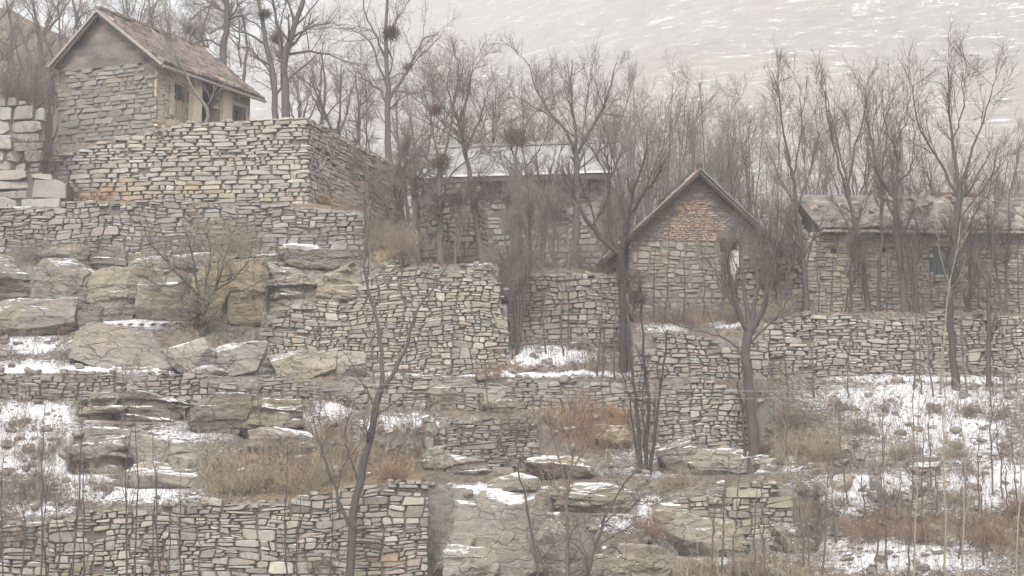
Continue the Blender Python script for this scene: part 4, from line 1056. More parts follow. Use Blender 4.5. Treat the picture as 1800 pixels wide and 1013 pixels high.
# --- house 4, pale sheet roof in the middle
def house4():
    L0 = at(690, 318, 71.5); R0 = at(1078, 297, 71.5); ev = float(at(880, 308, 71.5)[2])
    P0 = np.array([at(742, 318, 73)[0], 73.0, 0]); g = np.array([.985, -.17, 0]); g /= np.linalg.norm(g); ldir = np.array([.17, .985, 0]); LN = 7.1; zb = 7.6
    evl = float(at(742, 320, 73)[2])
    e = empty('village_house', (P0[0], P0[1], zb)); tag(e, 'grey house with a wide pale sheet roof half hidden behind bare trees', 'house')
    pf = plane_pf(P0, g, -ldir)
    ux = lambda px: (at(px, 380, 72.3)[0] - P0[0]) / g[0]
    holes = [(ux(889), ux(915), zb + 1.0, float(at(0, 334, 72.3)[2])), (ux(966), ux(1000), float(at(0, 392, 72)[2]), float(at(0, 366, 72)[2]))]
    mb = MB(); masonry(mb, pf, LN, zb, lambda u: evl + .0, 'coursed', .5, .22, (.36, .355, .335), 61, holes, var=.1)
    rel(mb, 'stone_wall', M_HOUSE, e)
    mb = MB(); V, Q = pbox(pf, *holes[0], -.36, -.3); mb.add(V, Q); rel(mb, 'door', plain('dark_green_door', (.06, .075, .07)), e)
    a, b, c, d = holes[1]; mb = MB(); V, Q = pbox(pf, a, b, c, d, -.36, -.3); mb.add(V, Q); wn = rel(mb, 'window', M_DARK, e)
    mb = MB()
    for q in ((a, b, d - .06, d), (a, b, c, c + .06), (a, a + .06, c, d), (b - .06, b, c, d)):
        V, Q = pbox(pf, *q, -.05, .04); mb.add(V, Q)
    fr = mb.build('frame', M_SHEET, loc=tuple(e.location)); fr.parent = wn; fr.location = (0, 0, 0)
    mb = MB(); c = [P0, P0 + g * LN, P0 + g * LN + ldir * 4.5, P0 + ldir * 4.5]
    for i in (1, 2, 3):
        p, q = c[i], c[(i + 1) % 4]; mb.quad((p[0], p[1], zb), (q[0], q[1], zb), (q[0], q[1], evl), (p[0], p[1], evl), (.25, .24, .22))
    rel(mb, 'side_wall', M_HOUSE, e)
    A = P0 - ldir * .6 - g * .3 + np.array([0, 0, evl + .05]); B_ = A + g * (LN + .6); rid = ldir * 4.6 + np.array([0, 0, 2.0]); loc = tuple(e.location)
    me_col = (.3, .3, .3)
    tiled_roof(A, B_, B_ + rid, A + rid, M_SHEET, e, me_col, 14, loc=loc, amp=.018, per=.2, rows=4, sag=.03)
    mb = MB(); X = g; cpt = (A + B_) / 2
    mb.box(cpt + np.array([0, 0, .02]) - ldir * .05, (LN + .8, .2, .08), X=g, Yv=ldir, col=(.8, .81, .83))
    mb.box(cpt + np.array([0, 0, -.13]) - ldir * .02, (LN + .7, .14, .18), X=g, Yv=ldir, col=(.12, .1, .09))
    cpt = (A + B_) / 2 + rid; mb.box(cpt + np.array([0, 0, .06]), (LN + .8, .25, .12), X=g, Yv=ldir, col=(.3, .29, .28))
    rel(mb, 'roof_edge', attr_mat('edge'), e)
house4()
# low walls between the gabled and the long house
mb, B = wall_mesh([(1296, 450, 556, 62.9), (1340, 452, 556, 62.9), (1412, 446, 556, 62.9)], style='coursed', w=.4, h=.17, base=(.27, .24, .2), seed=71, ragged=.15)
tag(mb.build('stone_wall', M_STONE, loc=tuple(B[0])), 'short ragged wall filling the gap between the brick gabled and long houses', 'stone wall', kind='thing')
mb, B = wall_mesh([(1000, 495, 565, 61.9), (1060, 488, 565, 61.9), (1118, 486, 566, 61.9)], style='coursed', w=.42, h=.17, base=(.30, .28, .235), seed=72, ragged=.1)
tag(mb.build('stone_wall', M_STONE, loc=tuple(B[0])), 'low coursed wall at the left foot of the brick gabled house', 'stone wall', kind='thing')

# ------------------------------------------------------------------ bare trees
def tubes(pts, rad, S):
    """pts (N,K,3) rad (N,K) -> V, Q"""
    N, K = rad.shape
    t = np.empty_like(pts); t[:, 1:-1] = pts[:, 2:] - pts[:, :-2]; t[:, 0] = pts[:, 1] - pts[:, 0]; t[:, -1] = pts[:, -1] - pts[:, -2]
    t /= np.linalg.norm(t, axis=-1, keepdims=True) + 1e-9
    m = t.mean(1); ref = np.where(np.abs(m[:, 2:3]) > .8, np.array([[1., 0, 0]]), np.array([[0, 0, 1.]]))[:, None]
    a = np.cross(t, ref); a /= np.linalg.norm(a, axis=-1, keepdims=True) + 1e-9; b = np.cross(t, a)
    an = np.arange(S) / S * 2 * math.pi
    V = pts[:, :, None] + rad[:, :, None, None] * (a[:, :, None] * np.cos(an)[None, None, :, None] + b[:, :, None] * np.sin(an)[None, None, :, None])
    id_ = np.arange(N * K * S).reshape(N, K, S); nx = np.roll(id_, -1, 2)
    Q = np.stack([id_[:, :-1], nx[:, :-1], nx[:, 1:], id_[:, 1:]], -1).reshape(-1, 4)
    return V.reshape(-1, 3), Q
def grow(P, D_, Ln, Rd, n, wig, trop, r, tip=.35):
    N = len(P); pts = np.empty((N, n + 1, 3)); pts[:, 0] = P; d = D_.copy(); st = (Ln / n)[:, None]
    for k in range(n):
        d = d + r.normal(0, wig, (N, 3)) + np.array([0, 0, trop]); d /= np.linalg.norm(d, axis=1, keepdims=True); pts[:, k + 1] = pts[:, k] + d * st
    return pts, Rd[:, None] * (1 - (1 - tip) * np.linspace(0, 1, n + 1)[None])
def spawn(pts, rad, n, f0, f1, ang, asd, L0, L1, rr, r, rmin=.004, down=.35):
    """n children per parent; returns P,D,L,R"""
    N, K = rad.shape; M = N * n; pi = np.repeat(np.arange(N), n); t = (f0 + (f1 - f0) * r.random(M)) * (K - 1); i = np.minimum(t.astype(int), K - 2); f = (t - i)[:, None]
    A = pts[pi, i]; B = pts[pi, i + 1]; P = A * (1 - f) + B * f; T = B - A; T /= np.linalg.norm(T, axis=1, keepdims=True) + 1e-9
    v = r.normal(size=(M, 3)); v -= (v * T).sum(1)[:, None] * T; v /= np.linalg.norm(v, axis=1, keepdims=True) + 1e-9
    a = np.abs(r.normal(ang, asd, M))[:, None]; Dn = T * np.cos(a) + v * np.sin(a)
    Ln = r.uniform(L0, L1, M) * (1 - down * t / (K - 1)); Rr = np.maximum((rad[pi, i] * (1 - f[:, 0]) + rad[pi, i + 1] * f[:, 0]) * rr, rmin)
    return P, Dn, Ln, Rr
BARK = (.125, .108, .097)
def resample(P, n, r, wig):
    P = np.array(P, float); c = np.r_[0, np.cumsum(np.linalg.norm(np.diff(P, axis=0), axis=1))]; u = np.linspace(0, c[-1], n)
    # smooth interpolation
    Q = np.stack([np.interp(u, c, P[:, k]) for k in range(3)], -1); Q2 = Q.copy(); Q2[1:-1] = (Q[:-2] + 2 * Q[1:-1] + Q[2:]) / 4
    Q2[1:] += r.normal(0, wig, (n - 1, 3)) * .6; return Q2
def build_tree(name, limbs, levels, seed, col=BARK, tcol=None, label=None, cat='tree', group=None, sides=7, wig=.03, knob=0.0, parts=('trunk', 'crown')):
    """limbs: [(points3d, r0, r1)], first is the trunk. levels: dicts for spawn/grow, grown from every limb"""
    r = np.random.default_rng(seed); tcol = tcol or tuple(c * 1.75 for c in col); NP = 14
    LP = np.stack([resample(p, NP, r, wig) for p, _, _ in limbs]); LR = np.stack([np.linspace(a, b, NP) for _, a, b in limbs])
    LR = LR * (1 + knob * np.clip(r.normal(0, 1, LR.shape), -1, 1.5)); LR[0, 0] *= 1.35; LR[0, 1] *= 1.1
    base = LP[0, 0].copy()
    e = empty(name, tuple(base)); tag(e, label, cat, group)
    V, Q = tubes(LP - base, LR, sides)
    c = np.array(col) * (1 + .18 * fbm(V * 3, 3))[:, None]
    link(parts[0], make_mesh(parts[0], V, [Q], M_BARK, c, True), e)
    VV, QQ, CC, n0 = [], [], [], 0
    pts, rad = LP, LR; allp = [(LP, LR)]
    for li, lv in enumerate(levels):
        src = lv.get('src', 'prev')
        if src == 'limbs': sp_, sr_ = LP, LR
        elif src == 'tops': k0 = 1 if len(LP) > 1 else 0; sp_, sr_ = LP[k0:], LR[k0:]
        else: sp_, sr_ = pts, rad
        P, Dn, Ln, Rr = spawn(sp_, sr_, lv['n'], lv.get('f0', .3), lv.get('f1', 1), lv.get('ang', .7), lv.get('asd', .2), lv['L'][0], lv['L'][1], lv.get('rr', .6), r, lv.get('rmin', .004), lv.get('down', .35))
        Rr = np.minimum(Rr, lv.get('rmax', .1))
        pts, rad = grow(P, Dn, Ln, Rr, lv.get('seg', 5), lv.get('wig', .12), lv.get('trop', .05), r, lv.get('tip', .4))
        v, q = tubes(pts - base, rad, lv.get('S', 3 if Rr.mean() < .02 else 4)); VV.append(v); QQ.append(q + n0); n0 += len(v)
        k = min(li / 3, 1); cc_ = np.array(col) * (1 - k) + np.array(tcol) * k; CC.append(np.tile(cc_, (len(v), 1)) * (1 + r.normal(0, .1, (len(v), 1))))
        if lv.get('keep'):
            pts = np.concatenate([pts]); 
    if VV: link(parts[1], make_mesh(parts[1], np.concatenate(VV), QQ, M_TWIG, np.concatenate(CC), True), e)
    return e
def P3(poly, Y, dY=None):
    n = len(poly); return [at(p[0], p[1], Y + (dY or 0) * i / max(n - 1, 1)) for i, p in enumerate(poly)]
def snap(poly, Y):
    """poly in 3D with its first point put on the ground"""
    P = P3(poly, Y); z = drop(P[0][0], P[0][1]); 
    if abs(z - P[0][2]) < 2.0: P[0] = np.array([P[0][0], P[0][1], z - .08])
    return P
# crown recipes ---------------------------------------------------
def fine(n1=7, n2=6, n3=5, s=1.0, trop=.06, ang=.65, w=.13, src='limbs', rm=1.0):
    n2 += 1; n3 += 1
    return [dict(n=n1, L=(.9 * s, 2.3 * s), ang=ang, asd=.3, trop=trop, wig=w * 1.2, f0=.3, rr=.5, seg=7, src=src, rmin=.010 * rm),
            dict(n=n2, L=(.5 * s, 1.1 * s), ang=ang * .95, trop=trop * .8, wig=w, f0=.15, rr=.6, seg=5, rmin=.006 * rm),
            dict(n=n3, L=(.22 * s, .6 * s), ang=ang, trop=trop * .5, wig=w, f0=.15, rr=.65, seg=3, rmin=.0042 * rm)]
def shoots(n=16, L=(1.2, 2.4), n2=4, trop=.16, ang=.45, rm=1.0, f0=.5):
    return [dict(n=n, L=L, ang=ang, trop=trop, wig=.06, f0=f0, rr=.4, seg=8, rmin=.010 * rm, rmax=.028, src='tops'),
            dict(n=n2, L=(L[0] * .3, L[1] * .4), ang=.45, trop=.08, wig=.08, f0=.3, rr=.6, seg=4, rmin=.006 * rm),
            dict(n=2, L=(.15, .45), ang=.5, trop=.05, wig=.1, f0=.3, rr=.7, seg=3, rmin=.0045 * rm)]

GT = [  # guided trees: name, base distance, limbs (photo polylines, r0, r1), levels, label, kwargs
 ('bare_tree', 49.3, [([(615, 1045), (617, 940), (619, 905), (632, 850), (643, 800), (652, 760), (661, 709), (670, 684)], .125, .085),
    ([(670, 684), (673, 635), (665, 571), (651, 516), (640, 480), (648, 400)], .06, .018), ([(670, 684), (684, 670), (709, 626), (719, 590), (731, 549), (765, 502), (790, 460)], .06, .015),
    ([(613, 925), (598, 885), (575, 820), (560, 770), (545, 720)], .05, .012), ([(632, 850), (612, 800), (605, 750)], .03, .01), ([(655, 740), (700, 700), (745, 690)], .025, .008), ([(660, 715), (630, 660), (600, 610)], .025, .008)],
    fine(4, 4, 4, .8), 'tall slender forked tree leaning slightly over the bottom retaining wall', {}),
 ('pollarded_tree', 55.4, [([(1323, 826), (1325, 790), (1322, 740), (1318, 690), (1311, 640), (1309, 605), (1318, 575)], .165, .135),
    ([(1318, 585), (1297, 548), (1287, 505), (1278, 470), (1283, 430)], .09, .04), ([(1318, 580), (1312, 530), (1305, 480), (1300, 440)], .08, .03), ([(1320, 580), (1328, 530), (1333, 480), (1326, 440)], .085, .03), ([(1320, 585), (1340, 548), (1348, 515), (1350, 475)], .11, .05),
    ([(1309, 632), (1290, 605), (1262, 590), (1215, 580), (1190, 572)], .035, .01), ([(1318, 605), (1345, 578), (1375, 545), (1395, 510)], .04, .012), ([(1300, 560), (1270, 500), (1250, 470)], .03, .01)],
    [dict(n=6, L=(1.0, 2.4), ang=.6, trop=.13, wig=.07, f0=.35, rr=.4, seg=7, rmin=.011, rmax=.03, src='tops'), dict(n=4, L=(.4, .9), ang=.5, trop=.1, wig=.1, f0=.2, rr=.6, seg=4, rmin=.006), dict(n=3, L=(.15, .4), ang=.5, trop=.05, f0=.2, rr=.6, seg=3, rmin=.0045)],
    'stout pollarded tree with a thick trunk and many shoots right of the rounded wall', dict(knob=.06, sides=9)),
 ('pollarded_tree', 60.0, [([(1095, 606), (1096, 560), (1093, 500), (1090, 452), (1092, 435)], .125, .105), ([(1088, 445), (1072, 432), (1047, 410), (1024, 375), (1012, 350), (985, 300)], .085, .022), ([(1088, 440), (1074, 420), (1070, 375), (1072, 325), (1068, 270)], .07, .025),
    ([(1094, 440), (1102, 410), (1106, 370), (1113, 335), (1130, 290), (1138, 260)], .075, .022), ([(1106, 380), (1125, 350), (1150, 320), (1170, 280)], .05, .02), ([(1050, 412), (1030, 320), (1025, 260)], .04, .015)],
    fine(5, 4, 4, .8, trop=.09), 'dark forked tree standing in front of the left eave of the gabled house', dict(knob=.08, sides=8, col=(.06, .052, .047), tcol=(.13, .11, .097))),
 ('orchard_tree', 58.5, [([(356, 588), (357, 565), (354, 545)], .11, .09), ([(354, 548), (347, 520), (332, 500), (305, 478), (285, 448), (262, 430)], .06, .015), ([(355, 546), (368, 528), (386, 490), (398, 445), (410, 405)], .065, .015), ([(354, 550), (342, 480), (336, 430), (322, 395)], .05, .012),
    ([(355, 572), (330, 550), (318, 525)], .035, .012), ([(366, 530), (362, 490), (372, 450), (365, 410)], .035, .012), ([(376, 510), (400, 500), (430, 470), (445, 440)], .03, .01), ([(325, 495), (300, 505), (270, 500), (245, 480)], .025, .008)],
    fine(9, 8, 7, .66, trop=.07, ang=.8, w=.22), 'small gnarled orchard tree with straw coloured twigs above the boulder row', dict(col=(.07, .06, .052), tcol=(.33, .27, .19))),
 ('tall_bare_tree', 70.5, [([(486, 212), (484, 160), (480, 134), (466, 67), (460, 27), (445, -40)], .14, .06), ([(503, 212), (500, 150), (500, 101), (510, 67), (530, 17), (545, -50)], .17, .07), ([(500, 110), (492, 60), (480, 10), (478, -50)], .07, .03), ([(505, 95), (540, 90), (575, 95), (610, 110)], .06, .015),
    ([(508, 70), (550, 45), (590, 40)], .05, .015), ([(470, 80), (440, 60), (415, 55), (390, 30)], .05, .014), ([(482, 140), (460, 120), (440, 118)], .03, .01), ([(520, 45), (560, 0), (600, -30)], .04, .012)],
    fine(6, 6, 5, 1.15), 'tall twin trunked bare tree just right of the tile roofed house', dict(sides=7)),
 ('tall_bare_tree', 80, [([(394, 130), (391, 92), (400, 50), (398, 0), (392, -60)], .17, .09), ([(400, 35), (420, 28), (450, 40), (470, 60)], .05, .015), ([(399, 20), (370, 10), (345, 25), (325, 45)], .05, .015), ([(393, 85), (370, 70), (350, 72), (335, 95)], .05, .015), ([(398, 10), (380, -20), (360, -40)], .05, .02), ([(400, 0), (425, -30), (450, -50)], .05, .02)],
    fine(6, 6, 5, 1.1, trop=.0), 'dark trunked bare tree rising directly behind the ridge of the tiled roof', dict(col=(.10, .085, .085))),
 ('tall_bare_tree', 72.6, [([(683, 262), (682, 200), (684, 168), (680, 110), (676, 60), (680, 0), (684, -50)], .14, .04), ([(683, 190), (668, 158), (640, 140), (628, 125)], .06, .015), ([(684, 175), (700, 150), (716, 125), (730, 95), (748, 62), (770, 60)], .075, .02), ([(680, 110), (660, 60), (640, 20), (636, -30)], .05, .015), ([(682, 160), (665, 110), (650, 70), (615, 50)], .05, .015), ([(690, 160), (735, 165), (760, 145)], .035, .01), ([(678, 70), (700, 30), (720, 0)], .04, .012)],
    fine(6, 6, 5, 1.1, trop=.05), 'tall bare tree above the right end of the dressed terrace wall', {}),
 ('bare_tree', 66.8, [([(775, 455), (773, 380), (770, 330), (776, 285)], .15, .09), ([(775, 290), (762, 240), (755, 190), (742, 150)], .05, .015), ([(776, 290), (790, 230), (800, 170), (806, 110)], .055, .015), ([(772, 340), (740, 300), (715, 280)], .04, .012), ([(772, 330), (810, 290), (850, 260)], .04, .012), ([(770, 370), (735, 345), (700, 320)], .035, .01), ([(774, 400), (820, 350), (840, 320)], .035, .01)],
    fine(7, 7, 6, .95, trop=.08), 'thick stemmed bushy bare tree beside the pale corner wall', {}),
 ('bare_tree', 66.5, [([(914, 480), (912, 400), (908, 330), (905, 275)], .11, .06), ([(906, 280), (895, 250), (885, 220)], .035, .015), ([(906, 275), (912, 235), (925, 200)], .035, .015), ([(908, 310), (945, 270), (965, 230)], .035, .012), ([(908, 300), (880, 290), (860, 270)], .03, .01)],
    fine(6, 6, 5, .7, trop=.1), 'bare tree with a dark bushy top before the door of the sheet roofed house', {}),
 ('tall_bare_tree', 67.5, [([(1012, 480), (1013, 400), (1014, 330), (1013, 268)], .15, .10), ([(1013, 275), (995, 230), (960, 190), (940, 150), (930, 115)], .06, .015), ([(1013, 270), (1010, 210), (1002, 160), (1005, 105)], .07, .015), ([(1014, 272), (1035, 235), (1060, 190), (1085, 110)], .07, .015), ([(1014, 300), (1060, 262), (1095, 240)], .04, .012), ([(1008, 240), (975, 210), (900, 165)], .035, .01), ([(1024, 250), (1030, 190), (1040, 130)], .035, .012)],
    fine(7, 6, 5, 1.0, trop=.09, ang=.5), 'vase shaped tall bare tree in front of the pale sheet roof', {}),
 ('bare_tree', 67.2, [([(850, 470), (838, 400), (828, 330), (815, 250), (800, 195)], .13, .05), ([(818, 262), (845, 210), (860, 150)], .05, .014), ([(803, 210), (785, 150), (790, 110)], .04, .012), ([(815, 255), (780, 230), (750, 215)], .035, .01), ([(806, 220), (825, 160), (832, 105)], .04, .012)],
    fine(8, 7, 6, .95, trop=.05, ang=.75), 'leaning reddish twigged tree left of the dark doorway', dict(tcol=(.20, .13, .115))),
 ('bare_shrub_tree', 49.8, [([(995, 1045), (997, 930), (999, 850), (1008, 800)], .05, .03), ([(998, 870), (985, 810), (968, 760), (962, 700)], .025, .01), ([(1002, 830), (1035, 780), (1060, 735)], .025, .009), ([(997, 900), (975, 850), (950, 815)], .02, .008), ([(1006, 810), (1000, 760), (1005, 710)], .02, .008)],
    fine(5, 5, 4, .55, trop=.08), 'thin reddish sapling tree centred in front of the lower outcrop', dict(tcol=(.23, .14, .10), col=(.16, .12, .10))),
 ('bare_shrub_tree', 49.5, [([(948, 1045), (944, 985), (932, 920), (920, 860), (910, 822)], .04, .022), ([(910, 822), (925, 770), (940, 730)], .018, .008), ([(912, 830), (885, 790), (870, 770)], .018, .007), ([(945, 990), (975, 955), (985, 920)], .02, .008)],
    fine(3, 4, 3, .5), 'thin dark crooked sapling left of the reddish one by the lower outcrop', {}),
 ('bare_shrub_tree', 49.0, [([(1033, 1045), (1035, 990), (1050, 955), (1060, 915)], .06, .035), ([(1060, 915), (1085, 870), (1110, 835), (1150, 805), (1195, 785)], .03, .008), ([(1045, 965), (1080, 940), (1110, 925)], .025, .009), ([(1038, 985), (1020, 950), (1015, 915)], .02, .008), ([(1060, 920), (1100, 890), (1150, 880)], .02, .008)],
    fine(4, 4, 4, .6), 'low spreading sapling with a long branch reaching right at the bottom centre', {}),
 ('stem_cluster', 54.6, [([(1126, 818), (1122, 740), (1113, 655), (1098, 590), (1092, 540)], .062, .03), ([(1133, 818), (1141, 730), (1134, 640), (1126, 540)], .062, .028), ([(1142, 815), (1156, 720), (1166, 640), (1174, 580)], .055, .022), ([(1122, 815), (1112, 740), (1104, 690), (1090, 640)], .035, .012), ([(1136, 816), (1132, 740), (1128, 700), (1140, 620)], .035, .012)],
    fine(4, 4, 3, .6, trop=.15, ang=.4), 'cluster of dark thin stems rising from one root left of the rounded wall', dict(col=(.055, .047, .043), tcol=(.10, .085, .075))),
 ('bare_shrub_tree', 55.6, [([(1308, 800), (1309, 760), (1304, 710), (1296, 676)], .05, .035), ([(1296, 676), (1280, 655), (1262, 640)], .025, .01), ([(1297, 680), (1298, 650), (1300, 630)], .02, .01)], fine(3, 3, 3, .4), 'short forked dark stem close against the left of the pollarded trunk', {}),
 ('pollarded_tree', 61.9, [([(1592, 560), (1586, 490), (1578, 420), (1574, 365), (1572, 335)], .13, .09), ([(1574, 350), (1555, 325), (1545, 312), (1530, 240), (1520, 190)], .07, .015), ([(1574, 345), (1580, 290), (1574, 262)], .07, .05), ([(1574, 262), (1590, 215), (1600, 170)], .03, .012), ([(1575, 330), (1600, 300), (1606, 250)], .03, .012)],
    fine(5, 5, 4, .8, trop=.15, ang=.4), 'knobbly pollard with a crooked top in front of the weedy roof', dict(knob=.12, col=(.10, .085, .08))),
 ('bare_tree', 61.8, [([(1526, 562), (1522, 500), (1512, 430), (1497, 370), (1488, 335)], .10, .06), ([(1488, 335), (1470, 270), (1455, 210), (1450, 160)], .05, .014), ([(1490, 340), (1500, 270), (1520, 200), (1530, 150)], .045, .013), ([(1505, 400), (1530, 340), (1545, 290)], .03, .01)],
    fine(6, 6, 5, 1.0, trop=.1, ang=.5), 'slim leaning tree rising past the left part of the weedy roof', {}),
 ('bare_tree', 61.9, [([(1543, 562), (1546, 480), (1550, 400), (1548, 320)], .07, .04), ([(1548, 320), (1560, 240), (1550, 170)], .03, .01)], fine(5, 5, 4, .8, trop=.12, ang=.4), 'thin straight tree between the leaning tree and the knobbly pollard', {}),
 ('tall_bare_tree', 59.3, [([(1680, 658), (1672, 590), (1668, 540), (1674, 470), (1680, 400), (1688, 330)], .12, .09), ([(1688, 335), (1676, 260), (1668, 190), (1665, 115)], .07, .015), ([(1688, 330), (1705, 270), (1730, 210), (1745, 150)], .05, .014), ([(1684, 350), (1650, 280), (1612, 220), (1602, 150)], .05, .014), ([(1680, 390), (1730, 330), (1760, 290)], .04, .012), ([(1675, 250), (1695, 190), (1690, 130)], .03, .01)],
    fine(7, 6, 5, 1.05, trop=.09, ang=.5), 'tallest dark tree in front of the window end of the long house', {}),
 ('bare_tree', 59.3, [([(1738, 660), (1737, 580), (1738, 510), (1737, 498)], .085, .065), ([(1737, 500), (1722, 475), (1712, 430), (1700, 390)], .04, .012), ([(1738, 498), (1746, 450), (1745, 400), (1752, 350)], .04, .012)], fine(5, 5, 4, .7, trop=.12, ang=.4), 'small forked tree with a dark stem right of the tallest tree', {}),
 ('bare_tree', 61.6, [([(1418, 565), (1417, 500), (1408, 430), (1398, 360), (1392, 300)], .10, .05), ([(1392, 300), (1375, 220), (1368, 150)], .045, .012), ([(1400, 370), (1425, 300), (1440, 230)], .04, .012), ([(1394, 310), (1410, 230), (1405, 150)], .035, .012)],
    fine(7, 6, 5, 1.0, trop=.1, ang=.5), 'slender tree standing at the left corner of the long house', {}),
 ('pale_sapling', 58.6, [([(1652, 668), (1660, 580), (1668, 500), (1682, 440), (1690, 390)], .035, .014), ([(1668, 500), (1650, 440), (1645, 400)], .015, .007)], fine(3, 3, 3, .5, trop=.1), 'pale barked sapling crossing the dark window of the long house', dict(col=(.26, .225, .18))),
 ('bare_tree', 69.2, [([(345, 232), (372, 205), (350, 172), (330, 140), (315, 108), (290, 60)], .09, .03), ([(328, 135), (300, 120), (272, 122)], .035, .01), ([(315, 110), (330, 70), (345, 40)], .03, .01), ([(300, 80), (270, 40), (240, 0)], .03, .01), ([(345, 165), (300, 140), (285, 150)], .025, .01), ([(310, 100), (295, 50), (300, 0)], .03, .01)],
    fine(6, 6, 5, .8, trop=.06), 'leaning bare tree slanting across the mud front of the tiled house', dict(col=(.17, .15, .135))),
]
for k, (nm, Y, limbs, lv, lab, kw) in enumerate(GT):
    LL = []
    r_ = random.Random(k)
    for i, (poly, a, b) in enumerate(limbs):
        P = snap(poly, Y) if i == 0 or poly[0][1] > 800 and nm == 'stem_cluster' else P3(poly, Y, 0 if i == 0 else r_.uniform(-1.0, 1.0))
        LL.append((P, a, b))
    if Y < 62.5 and 'col' not in kw: kw['col'] = (.085, .074, .067); kw.setdefault('tcol', (.165, .14, .122))
    build_tree(nm, LL, lv, 900 + k, label=lab, group=None, **kw)

# background and filler trees grown from a base: (photo x, top y, distance, crown style)
def auto_tree(px, pytop, Y, style, seed, name='bare_tree', lean=0.0, rk=1.0, col=BARK, tcol=None, base_py=None):
    r = random.Random(seed); x, y, _ = at(px, 300, Y); 
    if base_py is not None: x, y, z = at(px, base_py, Y)
    z = drop(x, y) - .1; zt_ = at(px, pytop, Y)[2]; H = max(zt_ - z, 1.0)
    b = np.array([x, y, z])
    def pt(t, dx=0, dy=0): return b + np.array([lean * H * t + dx, dy, H * t])
    wv = lambda s_: r.uniform(-s_, s_)
    if style == 'vase':
        f = r.uniform(.3, .5); tk = [pt(0), pt(f * .5, wv(.1), wv(.1)), pt(f, wv(.15), wv(.15))]; LL = [(tk, .13 * rk, .09 * rk)]; n = r.randint(3, 5)
        for i in range(n):
            a = i / n * 6.28 + r.random(); sp_ = H * r.uniform(.12, .24); LL.append(([tk[-1], pt(f + .2, math.cos(a) * sp_ * .5, math.sin(a) * sp_ * .5), pt(r.uniform(.75, .92), math.cos(a) * sp_, math.sin(a) * sp_)], .055 * rk, .014))
        lv = fine(6, 5, 5, .12 * H, trop=.09, ang=.5)
    elif style == 'up':
        n = r.randint(2, 4); LL = []
        for i in range(n):
            a = r.random() * 6.28; q = r.uniform(.1, .5); q *= r.uniform(1, 2.2); LL.append(([pt(0, wv(.1), wv(.1)), pt(.3, math.cos(a) * q * .5 + wv(.15), math.sin(a) * q * .5), pt(.55, math.cos(a) * q + wv(.25), math.sin(a) * q), pt(r.uniform(.7, .97), math.cos(a) * q * 1.8 + wv(.3), math.sin(a) * q * 1.8)], r.uniform(.035, .065) * rk, .011))
        lv = [dict(n=10, L=(.1 * H, .3 * H), ang=.5, asd=.25, trop=.08, wig=.12, f0=.25, rr=.5, seg=6, rmin=.009, src='limbs'), dict(n=6, L=(.05 * H, .15 * H), ang=.6, trop=.05, wig=.14, f0=.15, rr=.6, seg=4, rmin=.0058), dict(n=7, L=(.2, .65), ang=.6, trop=.02, wig=.16, f0=.2, rr=.7, seg=3, rmin=.0042)]
    elif style == 'spread':
        f = r.uniform(.25, .4); tk = [pt(0), pt(f, wv(.2), wv(.2)), pt(.65, wv(.4), wv(.3)), pt(.9, wv(.5), wv(.3))]; LL = [(tk, .13 * rk, .03 * rk)]
        for i in range(5):
            a = r.random() * 6.28; q = H * r.uniform(.18, .32); t0 = r.uniform(f, .7); o = np.array(tk[1]) * (1 - (t0 - f) / .65) + np.array(tk[3]) * ((t0 - f) / .65); LL.append(([o, o + np.array([math.cos(a) * q * .5, math.sin(a) * q * .5, .1 * H]), o + np.array([math.cos(a) * q, math.sin(a) * q, r.uniform(.15, .28) * H])], .045 * rk, .012))
        lv = fine(6, 6, 5, .12 * H, trop=.03, ang=.75, w=.16)
    elif style == 'sapling':
        LL = [([pt(0), pt(.35, wv(.05), wv(.05)), pt(.7, wv(.1), wv(.1)), pt(1, wv(.16), wv(.1))], .026 * rk, .007)]
        lv = [dict(n=r.randint(4, 8), L=(.12 * H, .3 * H), ang=.4, trop=.14, wig=.07, f0=.3, rr=.55, seg=5, rmin=.006, src='limbs'), dict(n=3, L=(.15, .4), ang=.5, trop=.08, f0=.2, rr=.7, seg=3, rmin=.0045)]
    return name, LL, lv, col, tcol
ORD = ['first', 'second', 'third', 'fourth', 'fifth', 'sixth', 'seventh', 'eighth', 'ninth', 'tenth', 'eleventh', 'twelfth', 'thirteenth', 'fourteenth', 'fifteenth', 'sixteenth', 'seventeenth', 'eighteenth', 'nineteenth', 'twentieth', 'twenty-first', 'twenty-second', 'twenty-third', 'twenty-fourth', 'twenty-fifth', 'twenty-sixth', 'twenty-seventh', 'twenty-eighth', 'twenty-ninth', 'thirtieth']
def tree_group(items, desc, group, seed, cat='tree', **kw):
    """items: (px, pytop, Y, style[, base_py]); labels count from the left"""
    items = sorted(items, key=lambda t: t[0])
    for k, it in enumerate(items):
        k2 = dict(kw); nm = k2.pop('name', 'bare_tree'); 
        a = auto_tree(it[0], it[1], it[2], it[3], seed + k, nm, base_py=it[4] if len(it) > 4 else None, lean=random.Random(seed + k).uniform(-.06, .06), **k2)
        build_tree(a[0], a[1], a[2], seed * 3 + k, col=a[3], tcol=a[4], label=f'{ORD[k]} from left of the {desc}', cat=cat, group=group, sides=6 if it[3] != 'sapling' else 5)
tree_group([(15, -40, 76, 'spread'), (60, -60, 80, 'vase'), (105, -70, 78, 'vase'), (140, -50, 84, 'spread'), (-30, -50, 74, 'spread'), (40, 40, 70.5, 'spread'), (85, 60, 73, 'up'), (10, 90, 68, 'spread'), (60, 110, 68.5, 'up')],
           'brown trees on the bank left of the tiled house', 'bare trees on the upper left bank', 100, tcol=(.245, .205, .185), rk=1.1)
